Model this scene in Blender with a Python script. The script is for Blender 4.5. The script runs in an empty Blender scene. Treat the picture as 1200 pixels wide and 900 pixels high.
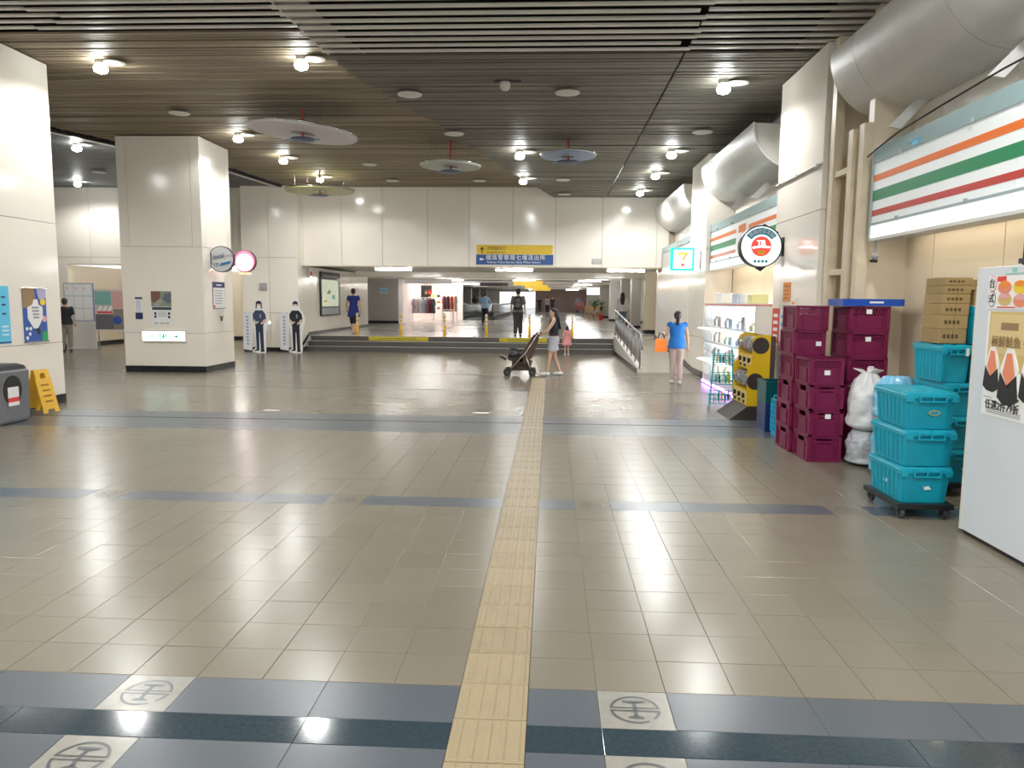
import bpy, bmesh, math, random
from mathutils import Vector, Matrix
from math import sin, cos, pi, radians
random.seed(7)
SC = bpy.context.scene
COL = SC.collection
# ---------------------------------------------------------------- camera (1200x900 frame)
F, YAW, PIT, ROL, H = 875.0, .0495, .1110, .0085, 1.70
_f = Vector((-sin(YAW)*cos(PIT), cos(YAW)*cos(PIT), -sin(PIT)))
_r0 = Vector((cos(YAW), sin(YAW), 0)); _d0 = _f.cross(_r0)
_r = _r0*cos(ROL) - _d0*sin(ROL); _d = _r0*sin(ROL) + _d0*cos(ROL)
CAM = Vector((0, 0, H))
cd = bpy.data.cameras.new('camera'); cam = bpy.data.objects.new('camera', cd); COL.objects.link(cam)
cd.sensor_width = 36; cd.lens = F/1200*36; cd.clip_end = 300
cam.matrix_world = Matrix(((_r.x, -_d.x, -_f.x, 0), (_r.y, -_d.y, -_f.y, 0), (_r.z, -_d.z, -_f.z, H), (0, 0, 0, 1)))
SC.camera = cam
def ray(x, y): return _r*((x-600)/F) + _d*((y-450)/F) + _f
def at_z(x, y, z=0): v = ray(x, y); return CAM + v*((z-H)/v.z)      # point on a level
def at_y(x, y, Y): v = ray(x, y); return CAM + v*(Y/v.y)            # point on a wall across the hall
def at_x(x, y, X): v = ray(x, y); return CAM + v*(X/v.x)            # point on a wall along the hall
# ---------------------------------------------------------------- world, exposure, lamps' strength
w = bpy.data.worlds.new('world'); SC.world = w; w.use_nodes = True
w.node_tree.nodes['Background'].inputs[0].default_value = (.93, .97, 1, 1)
w.node_tree.nodes['Background'].inputs[1].default_value = 1.1
vs = SC.view_settings
vs.view_transform = 'Standard'; vs.look = 'None'; vs.gamma = 1; vs.use_curve_mapping = False
vs.exposure = 0.22
SC.cycles.sample_clamp_indirect = 4
LAMP_W = 160.0
TUBE_E = 62.0
# ---------------------------------------------------------------- materials
MATS = {}
def mat(name, col, rough=.5, metal=0, spec=.5, emit=None, es=0, var=0, vscale=3, bump=0, bscale=40, rvar=0, rnd=0, trans=0, alpha=1, coat=0, ior=None, world=False, streak=False):
    if name in MATS: return MATS[name]
    m = bpy.data.materials.new(name); m.use_nodes = True; MATS[name] = m
    nt = m.node_tree; N = nt.nodes; L = nt.links; b = N['Principled BSDF']
    I = b.inputs
    c = (*col, 1)
    I['Base Color'].default_value = c; I['Roughness'].default_value = rough; I['Metallic'].default_value = metal
    I['Specular IOR Level'].default_value = spec
    if trans: I['Transmission Weight'].default_value = trans
    if ior: I['IOR'].default_value = ior
    if alpha < 1: I['Alpha'].default_value = alpha
    if coat: I['Coat Weight'].default_value = coat; I['Coat Roughness'].default_value = .05
    if emit: I['Emission Color'].default_value = (*emit, 1); I['Emission Strength'].default_value = es
    if var or bump or rvar or rnd:
        if world:
            g = N.new('ShaderNodeNewGeometry'); src = g.outputs['Position']
        else:
            t = N.new('ShaderNodeTexCoord'); src = t.outputs['Object']
    if var or rnd or rvar:
        n = N.new('ShaderNodeTexNoise'); n.inputs['Scale'].default_value = vscale; n.inputs['Detail'].default_value = 5
        if streak:
            mp = N.new('ShaderNodeMapping'); mp.inputs['Scale'].default_value = (.12, 3.2, 1); L.new(src, mp.inputs['Vector']); L.new(mp.outputs['Vector'], n.inputs['Vector'])
        else: L.new(src, n.inputs['Vector'])
        fac = n.outputs['Fac']
        if rnd:
            oi = N.new('ShaderNodeObjectInfo'); ma = N.new('ShaderNodeMath'); ma.operation = 'MULTIPLY_ADD'
            ma.inputs[1].default_value = rnd; L.new(oi.outputs['Random'], ma.inputs[0])
            mb = N.new('ShaderNodeMath'); mb.operation = 'MULTIPLY'; mb.inputs[1].default_value = 1-rnd
            L.new(fac, mb.inputs[0]); L.new(mb.outputs[0], ma.inputs[2]); fac = ma.outputs[0]
        v = max(var, .001)
        r = N.new('ShaderNodeValToRGB'); e = r.color_ramp.elements
        e[0].position = .25; e[1].position = .75
        e[0].color = (*[x*(1-v) for x in col], 1); e[1].color = (*[min(1, x*(1+v)) for x in col], 1)
        L.new(fac, r.inputs['Fac']); L.new(r.outputs['Color'], I['Base Color'])
        if rvar:
            mr = N.new('ShaderNodeMapRange'); mr.inputs['To Min'].default_value = max(.02, rough-rvar); mr.inputs['To Max'].default_value = rough+rvar
            L.new(n.outputs['Fac'], mr.inputs['Value']); L.new(mr.outputs['Result'], I['Roughness'])
    if bump:
        n2 = N.new('ShaderNodeTexNoise'); n2.inputs['Scale'].default_value = bscale; n2.inputs['Detail'].default_value = 3
        L.new(src, n2.inputs['Vector'])
        bp = N.new('ShaderNodeBump'); bp.inputs['Strength'].default_value = bump; bp.inputs['Distance'].default_value = .01
        L.new(n2.outputs['Fac'], bp.inputs['Height']); L.new(bp.outputs['Normal'], I['Normal'])
    return m
M_TILE = mat('beige_floor_tile', (.20, .177, .134), .24, spec=.34, var=.06, vscale=.9, rvar=.05, rnd=.3, world=True)
M_GREY = mat('grey_granite', (.085, .099, .115), .30, var=.14, vscale=140, rvar=.06, world=True)
M_DARK = mat('dark_granite', (.035, .055, .068), .10, var=.2, vscale=50, world=True)
M_EMB = mat('emblem_tile', (.29, .277, .24), .26, var=.08, vscale=20, world=True)
M_INK = mat('emblem_ink', (.075, .085, .085), .3)
M_TACT = mat('tactile_tile', (.31, .243, .142), .45, var=.10, vscale=8, rnd=.4, world=True)
M_BED = mat('joint_mortar', (.15, .135, .11), .8)
M_UP = mat('upper_floor_tile', (.50, .48, .44), .17, var=.08, vscale=.8, rvar=.04, world=True)
M_WALL = mat('cream_panel', (.89, .83, .745), .13, var=.035, vscale=1.2, rnd=.35, bump=.012, bscale=1.6, world=True)
M_WALL2 = mat('beige_wall', (.76, .66, .50), .45, var=.04, vscale=1.5, world=True)
M_JOINT = mat('panel_joint', (.42, .36, .28), .5)
M_BASE = mat('black_baseboard', (.012, .014, .017), .25, var=.3, vscale=20)
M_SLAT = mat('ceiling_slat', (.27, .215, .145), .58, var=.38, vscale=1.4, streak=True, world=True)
M_SLAT2 = mat('ceiling_slat_grey', (.185, .17, .14), .55, var=.36, vscale=1.4, streak=True, world=True)
M_SLAT3 = mat('ceiling_slat_blue', (.15, .155, .165), .5, var=.25, vscale=1.4, streak=True, world=True)
M_SLATN = mat('ceiling_slat_near_lit', (.80, .78, .72), .45, var=.12, vscale=1.4, rnd=.4, world=True)  # paler copy of the slats: light from behind the camera put into the colour
M_PLEN = mat('dark_plenum', (.010, .008, .006), .9)
M_WHITE = mat('white_paint', (.80, .80, .79), .35)
M_OFFW = mat('off_white', (.70, .68, .64), .4)
M_STEEL = mat('brushed_steel', (.62, .62, .62), .25, metal=1, var=.06, vscale=12)
M_HOOD = mat('silver_hood', (.74, .735, .72), .40, metal=.3, var=.05, vscale=3)
M_DUCTIN = mat('hood_inside', (.55, .53, .48), .6)
M_POSTC = mat('cream_steel_post', (.70, .60, .44), .4, var=.12, vscale=6)
M_BULB = mat('lamp_bulb', (1, 1, 1), .5, emit=(.95, 1, .97), es=80)
M_TUBE = mat('fluorescent_tube', (1, 1, 1), .5, emit=(1, .98, .94), es=TUBE_E)
M_BLACK = mat('black_plastic', (.014, .014, .016), .35)
M_DGREY = mat('dark_grey', (.06, .06, .065), .5)
M_STEP = mat('step_granite', (.085, .075, .065), .35, var=.2, vscale=30, world=True)
M_NOSE = mat('step_nosing', (.62, .60, .56), .4)
M_YEL = mat('safety_yellow', (.75, .42, .012), .4)
M_YELD = mat('yellow_strip', (.52, .42, .015), .5, var=.2, vscale=6)
M_GLASS = mat('clear_glass', (.95, 1, .98), .02, trans=1, ior=1.15)
# ---------------------------------------------------------------- mesh builder
class MB:
    def __init__(s): s.v = []; s.f = []
    def add(s, vs_, fs):
        o = len(s.v); s.v += [tuple(p) for p in vs_]; s.f += [tuple(i+o for i in f) for f in fs]; return s
    def box(s, x0, x1, y0, y1, z0, z1):
        return s.add([(x0,y0,z0),(x1,y0,z0),(x1,y1,z0),(x0,y1,z0),(x0,y0,z1),(x1,y0,z1),(x1,y1,z1),(x0,y1,z1)],
                     [(3,2,1,0),(4,5,6,7),(0,1,5,4),(1,2,6,5),(2,3,7,6),(3,0,4,7)])
    def cbox(s, x0, x1, y0, y1, z0, z1, c=.01):
        # box with chamfered vertical edges and top and bottom edges
        P = []
        for z, i in ((z0, c), (z0+c, 0), (z1-c, 0), (z1, c)):
            a0, a1, b0, b1 = x0+i, x1-i, y0+i, y1-i
            P += [(a0+c,b0,z),(a1-c,b0,z),(a1,b0+c,z),(a1,b1-c,z),(a1-c,b1,z),(a0+c,b1,z),(a0,b1-c,z),(a0,b0+c,z)]
        fs = [tuple(range(7, -1, -1)), tuple(range(24, 32))]
        for k in range(3):
            for j in range(8): fs.append((k*8+j, k*8+(j+1)%8, k*8+8+(j+1)%8, k*8+8+j))
        return s.add(P, fs)
    def hexa(s, b, t):   # 4 bottom points, 4 top points, both counter-clockwise from above
        return s.add(list(b)+list(t), [(3,2,1,0),(4,5,6,7),(0,1,5,4),(1,2,6,5),(2,3,7,6),(3,0,4,7)])
    def prism(s, pts, a, b, axis='z'):   # polygon extruded along an axis from a to b
        n = len(pts)
        def P(p, h): return {'z': (p[0], p[1], h), 'y': (p[0], h, p[1]), 'x': (h, p[0], p[1])}[axis]
        ar = sum(pts[i][0]*pts[(i+1)%n][1]-pts[(i+1)%n][0]*pts[i][1] for i in range(n))
        flip = (ar < 0) != (axis == 'y')
        q = list(pts)[::-1] if flip else list(pts)
        vs_ = [P(p, a) for p in q]+[P(p, b) for p in q]
        fs = [tuple(range(n-1, -1, -1)), tuple(range(n, 2*n))]+[(i, (i+1)%n, n+(i+1)%n, n+i) for i in range(n)]
        return s.add(vs_, fs)
    def loft(s, rings, cap=True):
        n = len(rings[0]); o = []
        for r in rings: o += [tuple(p) for p in r]
        fs = []
        for k in range(len(rings)-1):
            for j in range(n): fs.append((k*n+j, k*n+(j+1)%n, k*n+n+(j+1)%n, k*n+n+j))
        if cap: fs += [tuple(range(n-1, -1, -1)), tuple(range((len(rings)-1)*n, len(rings)*n))]
        return s.add(o, fs)
    def tube(s, pts, rad, n=8, cap=True):
        pts = [Vector(p) for p in pts]
        if not hasattr(rad, '__len__'): rad = [rad]*len(pts)
        rings = []; up = None
        for i, p in enumerate(pts):
            t = (pts[min(i+1, len(pts)-1)]-pts[max(i-1, 0)])
            if t.length < 1e-9: t = Vector((0, 0, 1))
            t.normalize()
            if up is None:
                up = Vector((0, 0, 1)) if abs(t.z) < .9 else Vector((0, 1, 0))
            a = t.cross(up)
            if a.length < 1e-6: up = Vector((1, 0, 0)); a = t.cross(up)
            a.normalize(); b = a.cross(t); b.normalize(); up = b
            rings.append([p+(a*cos(2*pi*j/n)+b*sin(2*pi*j/n))*rad[i] for j in range(n)])
        return s.loft([r[::-1] for r in rings], cap)
    def cyl(s, p0, p1, r, n=16): return s.tube([p0, p1], r, n)
    def lathe(s, c, prof, n=20, sx=1, sy=1):   # profile of (radius, z) about a vertical axis
        return s.loft([[(c[0]+r*sx*cos(2*pi*j/n), c[1]+r*sy*sin(2*pi*j/n), c[2]+z) for j in range(n)] for r, z in prof])
    def ell(s, c, rx, ry, rz, n=12, m=8):
        return s.loft([[(c[0]+rx*sin(a)*cos(2*pi*j/n), c[1]+ry*sin(a)*sin(2*pi*j/n), c[2]-rz*cos(a)) for j in range(n)]
                       for a in [pi*(k+.06)/(m+.12) for k in range(m+1)]])
    def xf(s, M):
        s.v = [tuple(M @ Vector(p)) for p in s.v]; return s
    def mesh(s, name):
        me = bpy.data.meshes.new(name); me.from_pydata(s.v, [], s.f); me.update(); return me
def link(name, me, m, parent=None, smooth=False):
    o = bpy.data.objects.new(name, me); COL.objects.link(o)
    if m is not None and not me.materials: me.materials.append(m)
    if smooth:
        me.polygons.foreach_set('use_smooth', [True]*len(me.polygons))
    if parent: o.parent = parent
    return o
def part(name, mb, m, parent=None, smooth=False, label=None):
    o = link(name, mb.mesh(name), m, parent, smooth)
    if label: o['label'] = label
    return o
def tag(o, label, cat, group=None):
    o['label'] = label; o['category'] = cat
    if group: o['group'] = group
    return o
def thing(name, label, cat, loc=(0, 0, 0), rz=0, group=None):
    o = bpy.data.objects.new(name, None); COL.objects.link(o); o.empty_display_size = .1
    o.location = loc; o.rotation_euler = (0, 0, rz)
    return tag(o, label, cat, group)
def struct(o): o['kind'] = 'structure'; return o
def sroot(name, loc=(0, 0, 0)):
    o = bpy.data.objects.new(name, None); COL.objects.link(o); o.empty_display_size = .1; o.location = loc
    return struct(o)
def dup(root, loc, rz=None, label=None, group=None):
    r = root.copy(); COL.objects.link(r); r.location = loc
    if rz is not None: r.rotation_euler = (0, 0, rz)
    if label: r['label'] = label
    if group: r['group'] = group
    for ch in list(root.children):
        c = ch.copy(); COL.objects.link(c); c.parent = r
        for g in list(ch.children):
            d = g.copy(); COL.objects.link(d); d.parent = c
    return r
def baked(name, mb, voxel, smooth_it=4):
    # closed pieces -> one continuous surface
    me = mb.mesh(name); o = bpy.data.objects.new(name, me); COL.objects.link(o)
    md = o.modifiers.new('r', 'REMESH'); md.mode = 'VOXEL'; md.voxel_size = voxel; md.use_smooth_shade = True
    if smooth_it:
        sm = o.modifiers.new('s', 'SMOOTH'); sm.iterations = smooth_it; sm.factor = .5
    dg = bpy.context.evaluated_depsgraph_get()
    res = bpy.data.meshes.new_from_object(o.evaluated_get(dg)); res.name = name
    bpy.data.objects.remove(o); bpy.data.meshes.remove(me)
    return res
def lettering(body, size, m, parent, loc, rot, name='lettering', ext=.0015, align='LEFT', sx=1, shear=0, space=1):
    cu = bpy.data.curves.new('txt', 'FONT'); cu.body = body; cu.size = size; cu.extrude = ext
    cu.align_x = align; cu.align_y = 'CENTER'; cu.shear = shear; cu.space_character = space; cu.resolution_u = 3
    o = bpy.data.objects.new('txt', cu); COL.objects.link(o)
    dg = bpy.context.evaluated_depsgraph_get()
    me = bpy.data.meshes.new_from_object(o.evaluated_get(dg)); me.name = name
    bpy.data.objects.remove(o); bpy.data.curves.remove(cu)
    me.materials.clear()
    q = link(name, me, m, parent); q.location = loc; q.rotation_euler = rot; q.scale = (sx, 1, 1)
    return q
R_FRONT = (pi/2, 0, 0)            # text on a wall facing the camera (-Y)
R_HALL = (pi/2, 0, -pi/2)         # text on a wall facing the hall (-X)
R_HALL2 = (pi/2, 0, pi/2)         # text on a face turned to +X
# ---------------------------------------------------------------- hall dimensions
ZL, ZR = 5.30, 4.97      # ceiling heights: upper and lower zone
YB = 24.30               # face of the end wall
XR, XREC = 3.45, 4.05    # right-hand column line and back of the shop recesses
ZP = .48                 # upper level
ZF = 2.79                # underside of the end wall's fascia
# ================================================================ FLOOR
floor = sroot('floor')
part('screed', MB().box(-21, 6, -14, 31, -.12, -.006), M_BED, floor)
_tile = {}
def tile_mesh(key, wx, wy, m):
    if key in _tile: return _tile[key]
    g, c = .0009, .0016
    a, b = wx/2-g, wy/2-g
    mb = MB().loft([[(-a,-b,-.008),(a,-b,-.008),(a,b,-.008),(-a,b,-.008)], [(-a,-b,-c*.6),(a,-b,-c*.6),(a,b,-c*.6),(-a,b,-c*.6)],
                    [(-a+c,-b+c,0),(a-c,-b+c,0),(a-c,b-c,0),(-a+c,b-c,0)]])
    me = mb.mesh(key); me.materials.append(m); _tile[key] = me; return me
stuff = {'tile': MB(), 'grey': MB(), 'dark': MB(), 'emb': MB()}
SM = {'tile': M_TILE, 'grey': M_GREY, 'dark': M_DARK, 'emb': M_EMB}
PX, PY, X0 = .30, .288, -.07
def slab(kind, xa, xb, ya, yb, solo):
    if xb <= xa+.02: return
    if solo:
        wx, wy = round(xb-xa, 3), round(yb-ya, 3)
        nm = {'tile': 'floor_tile', 'grey': 'granite_slab', 'dark': 'dark_granite_slab', 'emb': 'emblem_tile'}[kind]
        o = link(nm, tile_mesh(f'{nm}_{wx}_{wy}', wx, wy, SM[kind]), None, floor)
        o.location = ((xa+xb)/2, (ya+yb)/2, random.uniform(-.0006, .0004)); return o
    g = .0016; x0, x1, y0, y1 = xa+g, xb-g, ya+g, yb-g
    stuff[kind].add([(x0,y0,0),(x1,y0,0),(x1,y1,0),(x0,y1,0),(x0,y0,-.006),(x1,y0,-.006),(x1,y1,-.006),(x0,y1,-.006)],
                    [(0,1,2,3),(4,5,1,0),(5,6,2,1),(6,7,3,2),(7,4,0,3)])
TX0, TX1, TYE = -.37, -.07, 16.6       # tactile strip
def seen(xa, xb, ya, yb):
    for X in (xa, xb):
        for Y in (ya, yb):
            q = Vector((X, Y, 0))-CAM; zc = q.dot(_f)
            if zc > .2:
                u, v = 600+F*q.dot(_r)/zc, 450+F*q.dot(_d)/zc
                if -5 < u < 1205 and v < 930: return True
    return False
rows = []
y = 2.66-.18-.288*2
rows += [(y, y+.288, 'tile'), (y+.288, y+.396, 'tile')]
rows[-1] = (rows[0][1], 2.372, 'tile')
rows += [(2.372, 2.66, 'grey'), (2.66, 2.84, 'dark'), (2.84, 3.13, 'grey')]
y = 3.13
while len(rows) < 15: rows.append((y, y+PY, 'tile')); y += PY
rows.append((y, y+.285, 'grey')); y += .285
while y < 9.3: rows.append((y, y+PY, 'tile')); y += PY
for k in range(2): rows.append((y, y+.30, 'grey0')); y += .30
rows.append((y, y+.22, 'grey0')); y += .235
for k in range(2): rows.append((y, y+.29, 'grey0')); y += .29
while y < 13.85: rows.append((y, y+PY, 'tile')); y += PY
rows.append((y, y+.10, 'grey0')); y += .10
while y < 17.0: rows.append((y, y+PY, 'tile')); y += PY
rows.append((y, y+.10, 'grey0')); y += .10
while y < 30.7: rows.append((y, y+PY, 'tile')); y += PY
yy = rows[0][0]
back = []
while yy > -13.7: back.append((yy-PY, yy, 'tile')); yy -= PY
nsolo = {'tile': 0}
def xend(Y): return 3.42 if (9.9 < Y < 11.9 or 16.9 < Y) else 4.02
for (ya, yb, kind) in back+rows:
    Yc = (ya+yb)/2
    k0 = -68; k1 = 14
    xe = xend(Yc)
    def put(kd, xa, xb, solo):
        xb = min(xb, xe)
        if Yc < TYE and xa < TX1-.01 and xb > TX0+.01:      # keep the tactile strip free
            put2(kd, xa, TX0, solo); put2(kd, TX1, xb, solo)
        else: put2(kd, xa, xb, solo)
    def put2(kd, xa, xb, solo):
        if xb-xa < .03: return
        s_ = solo and seen(xa, xb, ya, yb)
        if s_ and kd == 'tile':
            if nsolo['tile'] >= 298: s_ = False
            else: nsolo['tile'] += 1
        slab(kd, xa, xb, ya, yb, s_)
    solo = 1.9 < Yc < 6.95
    if kind == 'tile':
        for k in range(k0, k1): put('tile', X0+PX*k, X0+PX*(k+1), solo)
    elif kind == 'grey0' or kind == 'dark2':
        for k in range(k0, k1, 4): put('grey' if kind == 'grey0' else 'dark', X0+PX*k, X0+PX*(k+4), False)
    elif kind == 'grey':
        for m_ in range(-10, 3):
            xs = .23+2.1*m_
            put('emb' if Yc < 4 else 'tile', xs, xs+.30, solo)
            for j in range(3): put('grey', xs+.30+.6*j, xs+.90+.6*j, solo)
    elif kind == 'dark':
        for m_ in range(-17, 4): put('dark', .23+1.2*m_, 1.43+1.2*m_, solo)
for k, nm in (('tile', 'far_floor_tile'), ('grey', 'far_granite_slab'), ('dark', 'far_dark_slab'), ('emb', 'far_emblem_tile')):
    o = part(nm, stuff[k], SM[k], floor); o['kind'] = 'stuff'
# railway emblem inlaid on the pale tiles
def emblem_mesh():
    mb = MB(); R, t = .105, .012
    def arc(a0, a1, r0, r1, n=14):
        p = [(r1*cos(a0+(a1-a0)*i/n), r1*sin(a0+(a1-a0)*i/n)) for i in range(n+1)]+[(r0*cos(a1-(a1-a0)*i/n), r0*sin(a1-(a1-a0)*i/n)) for i in range(n+1)]
        m = n+1
        mb.add([(x, y, 0) for x, y in p], [(i, i+1, 2*m-2-i, 2*m-1-i) for i in range(n)])
    def q(x0, x1, y0, y1): mb.add([(x0,y0,0),(x1,y0,0),(x1,y1,0),(x0,y1,0)], [(0,1,2,3)])
    arc(.13, pi-.13, R-t, R); arc(pi+.13, 2*pi-.13-.9, R-t, R); arc(2*pi-.75, 2*pi-.13, R-t, R)
    q(-R, R, .007, .016); q(-R, R, -.016, -.007)
    q(-.009, .009, -.055, .055)
    mb.add([(-.05,.068,0),(-.042,.052,0),(-.009,.046,0),(.009,.046,0),(.042,.052,0),(.05,.068,0)], [(0,1,2,3,4,5)])
    mb.add([(-.034,-.07,0),(.034,-.07,0),(.03,-.056,0),(.009,-.048,0),(-.009,-.048,0),(-.03,-.056,0)], [(0,1,2,3,4,5)])
    me = mb.mesh('railway_emblem'); me.materials.append(M_INK); return me
EMB = emblem_mesh(); EMB2 = EMB.copy(); EMB2.materials.clear(); EMB2.materials.append(mat('emblem_ink_worn', (.17, .155, .125), .3))
for ya, yb, kind in rows:
    if kind != 'grey' or ya > 7: continue
    for m_ in range(-4, 2):
        x = .23+2.1*m_+.15
        if seen(x-.15, x+.15, ya, yb) and x < 3.9:
            o = link('railway_emblem', EMB if ya < 4 else EMB2, None, floor); o.location = (x, (ya+yb)/2, .0012)
# tactile strip
def tact_mesh():
    wx, wy, g = .30, .288, .002
    mb = MB().loft([[(-wx/2+g,-wy/2+g,-.006),(wx/2-g,-wy/2+g,-.006),(wx/2-g,wy/2-g,-.006),(-wx/2+g,wy/2-g,-.006)],
                    [(-wx/2+g,-wy/2+g,.003),(wx/2-g,-wy/2+g,.003),(wx/2-g,wy/2-g,.003),(-wx/2+g,wy/2-g,.003)]])
    for i in range(5):
        x = -.116+.058*i
        mb.loft([[(x-.017,-.132,.003),(x+.017,-.132,.003),(x+.017,.132,.003),(x-.017,.132,.003)],
                 [(x-.010,-.126,.0075),(x+.010,-.126,.0075),(x+.010,.126,.0075),(x-.010,.126,.0075)]])
    me = mb.mesh('tactile_tile'); me.materials.append(M_TACT); return me
TM = tact_mesh()
yy = 2.0
while yy < TYE-.2:
    o = link('tactile_tile', TM, None, floor); o.location = (-.22, yy+.144, random.uniform(0, .0008)); yy += .288
part('floor_joint_groove', MB().box(-16, 3.4, 10.32, 10.345, -.004, .0015), M_BLACK, floor)
# upper level: passage floor
fu = part('floor', MB().box(-9.6, 6.2, YB+.65, 95, .30, ZP), M_UP); struct(fu)
# ================================================================ STEPS, RAMP
steps = thing('steps', 'three dark granite steps with pale nosings up to the passage', 'steps', (0, YB, 0))
SXA, SXB = -8.05, 2.10
for k in range(3):
    part('step', MB().box(SXA, SXB, .30*k, .62 if k < 2 else .66, .16*k, .16*(k+1)-.012), M_STEP, steps)
    part('nosing', MB().box(SXA, SXB, .30*k-.012, .30*k+.05 if k < 2 else .66, .16*(k+1)-.012, .16*(k+1)), M_NOSE if k < 2 else M_UP, steps)
for xa, xb, lb in ((at_y(432, 396, YB+.6).x, at_y(502, 396, YB+.6).x, 1), (at_y(585, 398, YB+.6).x, at_y(641, 398, YB+.6).x, 2)):
    t = part('caution_strip', MB().box(xa, xb, YB+.592, YB+.597, .335, .465), M_YELD)
    tag(t, 'long yellow caution strip on the top step riser, '+('below the woman in the blue dress' if lb == 1 else 'below the man with the backpack'), 'strip')
    mk = MB()
    for i in range(14):
        x = xa+(xb-xa)*(.18+.045*i); mk.box(x, x+.05, -.002, 0, 0, .035)
    mk.xf(Matrix.Translation((0, YB+.592, .38))); o = part('print', mk, M_DGREY, t); o['kind'] = 'stuff'
ramp = thing('ramp', 'grey floor ramp rising beside the steps along the right wall', 'ramp', (0, 0, 0))
RY0, RY1 = 18.05, YB+.62
M_RAMP = mat('ramp_floor', (.36, .33, .28), .3, var=.1, vscale=2, world=True)
part('slope', MB().hexa([(2.24,RY0,-.002),(XR-.01,RY0,-.002),(XR-.01,RY1,-.002),(2.24,RY1,-.002)], [(2.24,RY0,.004),(XR-.01,RY0,.004),(XR-.01,RY1,ZP),(2.24,RY1,ZP)]), M_RAMP, ramp)
part('kerb', MB().hexa([(2.12,RY0,0),(2.24,RY0,0),(2.24,RY1,0),(2.12,RY1,0)], [(2.12,RY0,.12),(2.24,RY0,.12),(2.24,RY1,ZP+.12),(2.12,RY1,ZP+.12)]), M_OFFW, ramp)
part('kerb_base', MB().box(2.105, 2.118, RY0, YB-.02, 0, .10), M_BASE, ramp)
rail = thing('handrail', 'steel handrail with upright bars along the ramp kerb', 'railing', (2.18, RY0, 0))
def rz_(y): return .12+ZP*(y/(RY1-RY0))
LR = RY1-RY0+.3
M_RAIL = mat('rail_steel', (.34, .34, .345), .35, metal=.8)
tr = MB().tube([(0, -.35, rz_(0)+.45), (0, -.32, rz_(0)+.62), (0, -.1, rz_(0)+.80), (0, LR, rz_(LR)+.80)], .022)
part('top_rail', tr, M_RAIL, rail, True)
part('middle_rail', MB().tube([(0, .0, rz_(0)+.62), (0, LR, rz_(LR)+.62)], .014), M_RAIL, rail, True)
part('bottom_rail', MB().tube([(0, .0, rz_(0)+.12), (0, LR, rz_(LR)+.12)], .012), M_RAIL, rail, True)
for i in range(8):
    yp = i*(RY1-RY0)/7
    part('post', MB().tube([(0, yp, rz_(yp)-.02), (0, yp, rz_(yp)+.80)], .020), M_RAIL, rail, True)
    if i < 7:
        for j in range(1, 5):
            yq = yp+j*(RY1-RY0)/35
            part('bar', MB().tube([(0, yq, rz_(yq)+.12), (0, yq, rz_(yq)+.62)], .009, 6), M_RAIL, rail, True)
# ================================================================ CEILING
ceil_ = sroot('ceiling')
part('plenum', MB().box(-21, 6, -14, YB+.2, 6.0, 6.1), M_PLEN, ceil_)
DG = [at_z(*p, ZR) for p in ((380,63),(412,87),(457,116),(502,140),(576,188),(648,231))]
DG = [(p.y, p.x) for p in DG]
DG = [(-14, -3.3), (8.0, -3.2)]+DG+[(30, 1.4)]
CV = [at_z(*p, ZL) for p in ((58,150),(138,168),(270,198),(335,219))]
CV = [(-14, -21), (11, -14), (13.5, -11.6)]+[(p.y, p.x) for p in CV]+[(30, -8.3)]
def itp(T, y):
    for a, b in zip(T, T[1:]):
        if a[0] <= y <= b[0]: return a[1]+(b[1]-a[1])*(y-a[0])/(b[0]-a[0])
    return T[-1][1]
def slat(mb, xa, xb, y, z, wd=.08, t=.03):
    if xb-xa > .05: mb.box(xa, xb, y, y+wd, z, z+t)
sl, sr, sb = MB(), MB(), MB()
y = 10.42
while y < YB-.1:
    d = itp(DG, y+.04); c = itp(CV, y+.04); c = max(c, -20.9)
    j = random.uniform(-.03, .03)
    za = ZL+random.uniform(-.010, .010); zb = ZR+random.uniform(-.009, .009)
    slat(sl, c+.12, d-.02+j, y, za); slat(sb, -20.9, c-.05, y, ZL-.03)
    slat(sr, d+j, 1.72, y, zb); slat(sr, 1.75, 3.9, y, zb+random.uniform(-.003, .006))
    y += .105
y = -13.5
while y < 6.6:
    d = itp(DG, y+.04)
    slat(sl, -20.9, d-.02, y, ZL); slat(sr, d, 4.6, y, ZR); y += .105
for nm, mb, m in (('slat_field', sl, M_SLAT), ('slat_field', sr, M_SLAT2), ('slat_field', sb, M_SLAT3)):
    o = part(nm, mb, m, ceil_); o['kind'] = 'stuff'
y = 10.20
k = 0
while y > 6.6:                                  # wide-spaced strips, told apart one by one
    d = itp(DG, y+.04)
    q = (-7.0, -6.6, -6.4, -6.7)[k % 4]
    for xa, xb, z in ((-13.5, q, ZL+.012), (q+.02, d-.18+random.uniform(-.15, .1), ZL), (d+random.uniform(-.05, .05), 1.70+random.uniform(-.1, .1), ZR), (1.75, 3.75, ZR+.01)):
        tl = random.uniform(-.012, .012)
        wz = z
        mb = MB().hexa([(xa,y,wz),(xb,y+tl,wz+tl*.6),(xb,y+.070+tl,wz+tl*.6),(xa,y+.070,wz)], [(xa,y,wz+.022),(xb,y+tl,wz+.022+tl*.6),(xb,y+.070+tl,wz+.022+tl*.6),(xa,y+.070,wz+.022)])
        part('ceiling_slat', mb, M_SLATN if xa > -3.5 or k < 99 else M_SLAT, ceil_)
    y -= .215; k += 1
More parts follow.
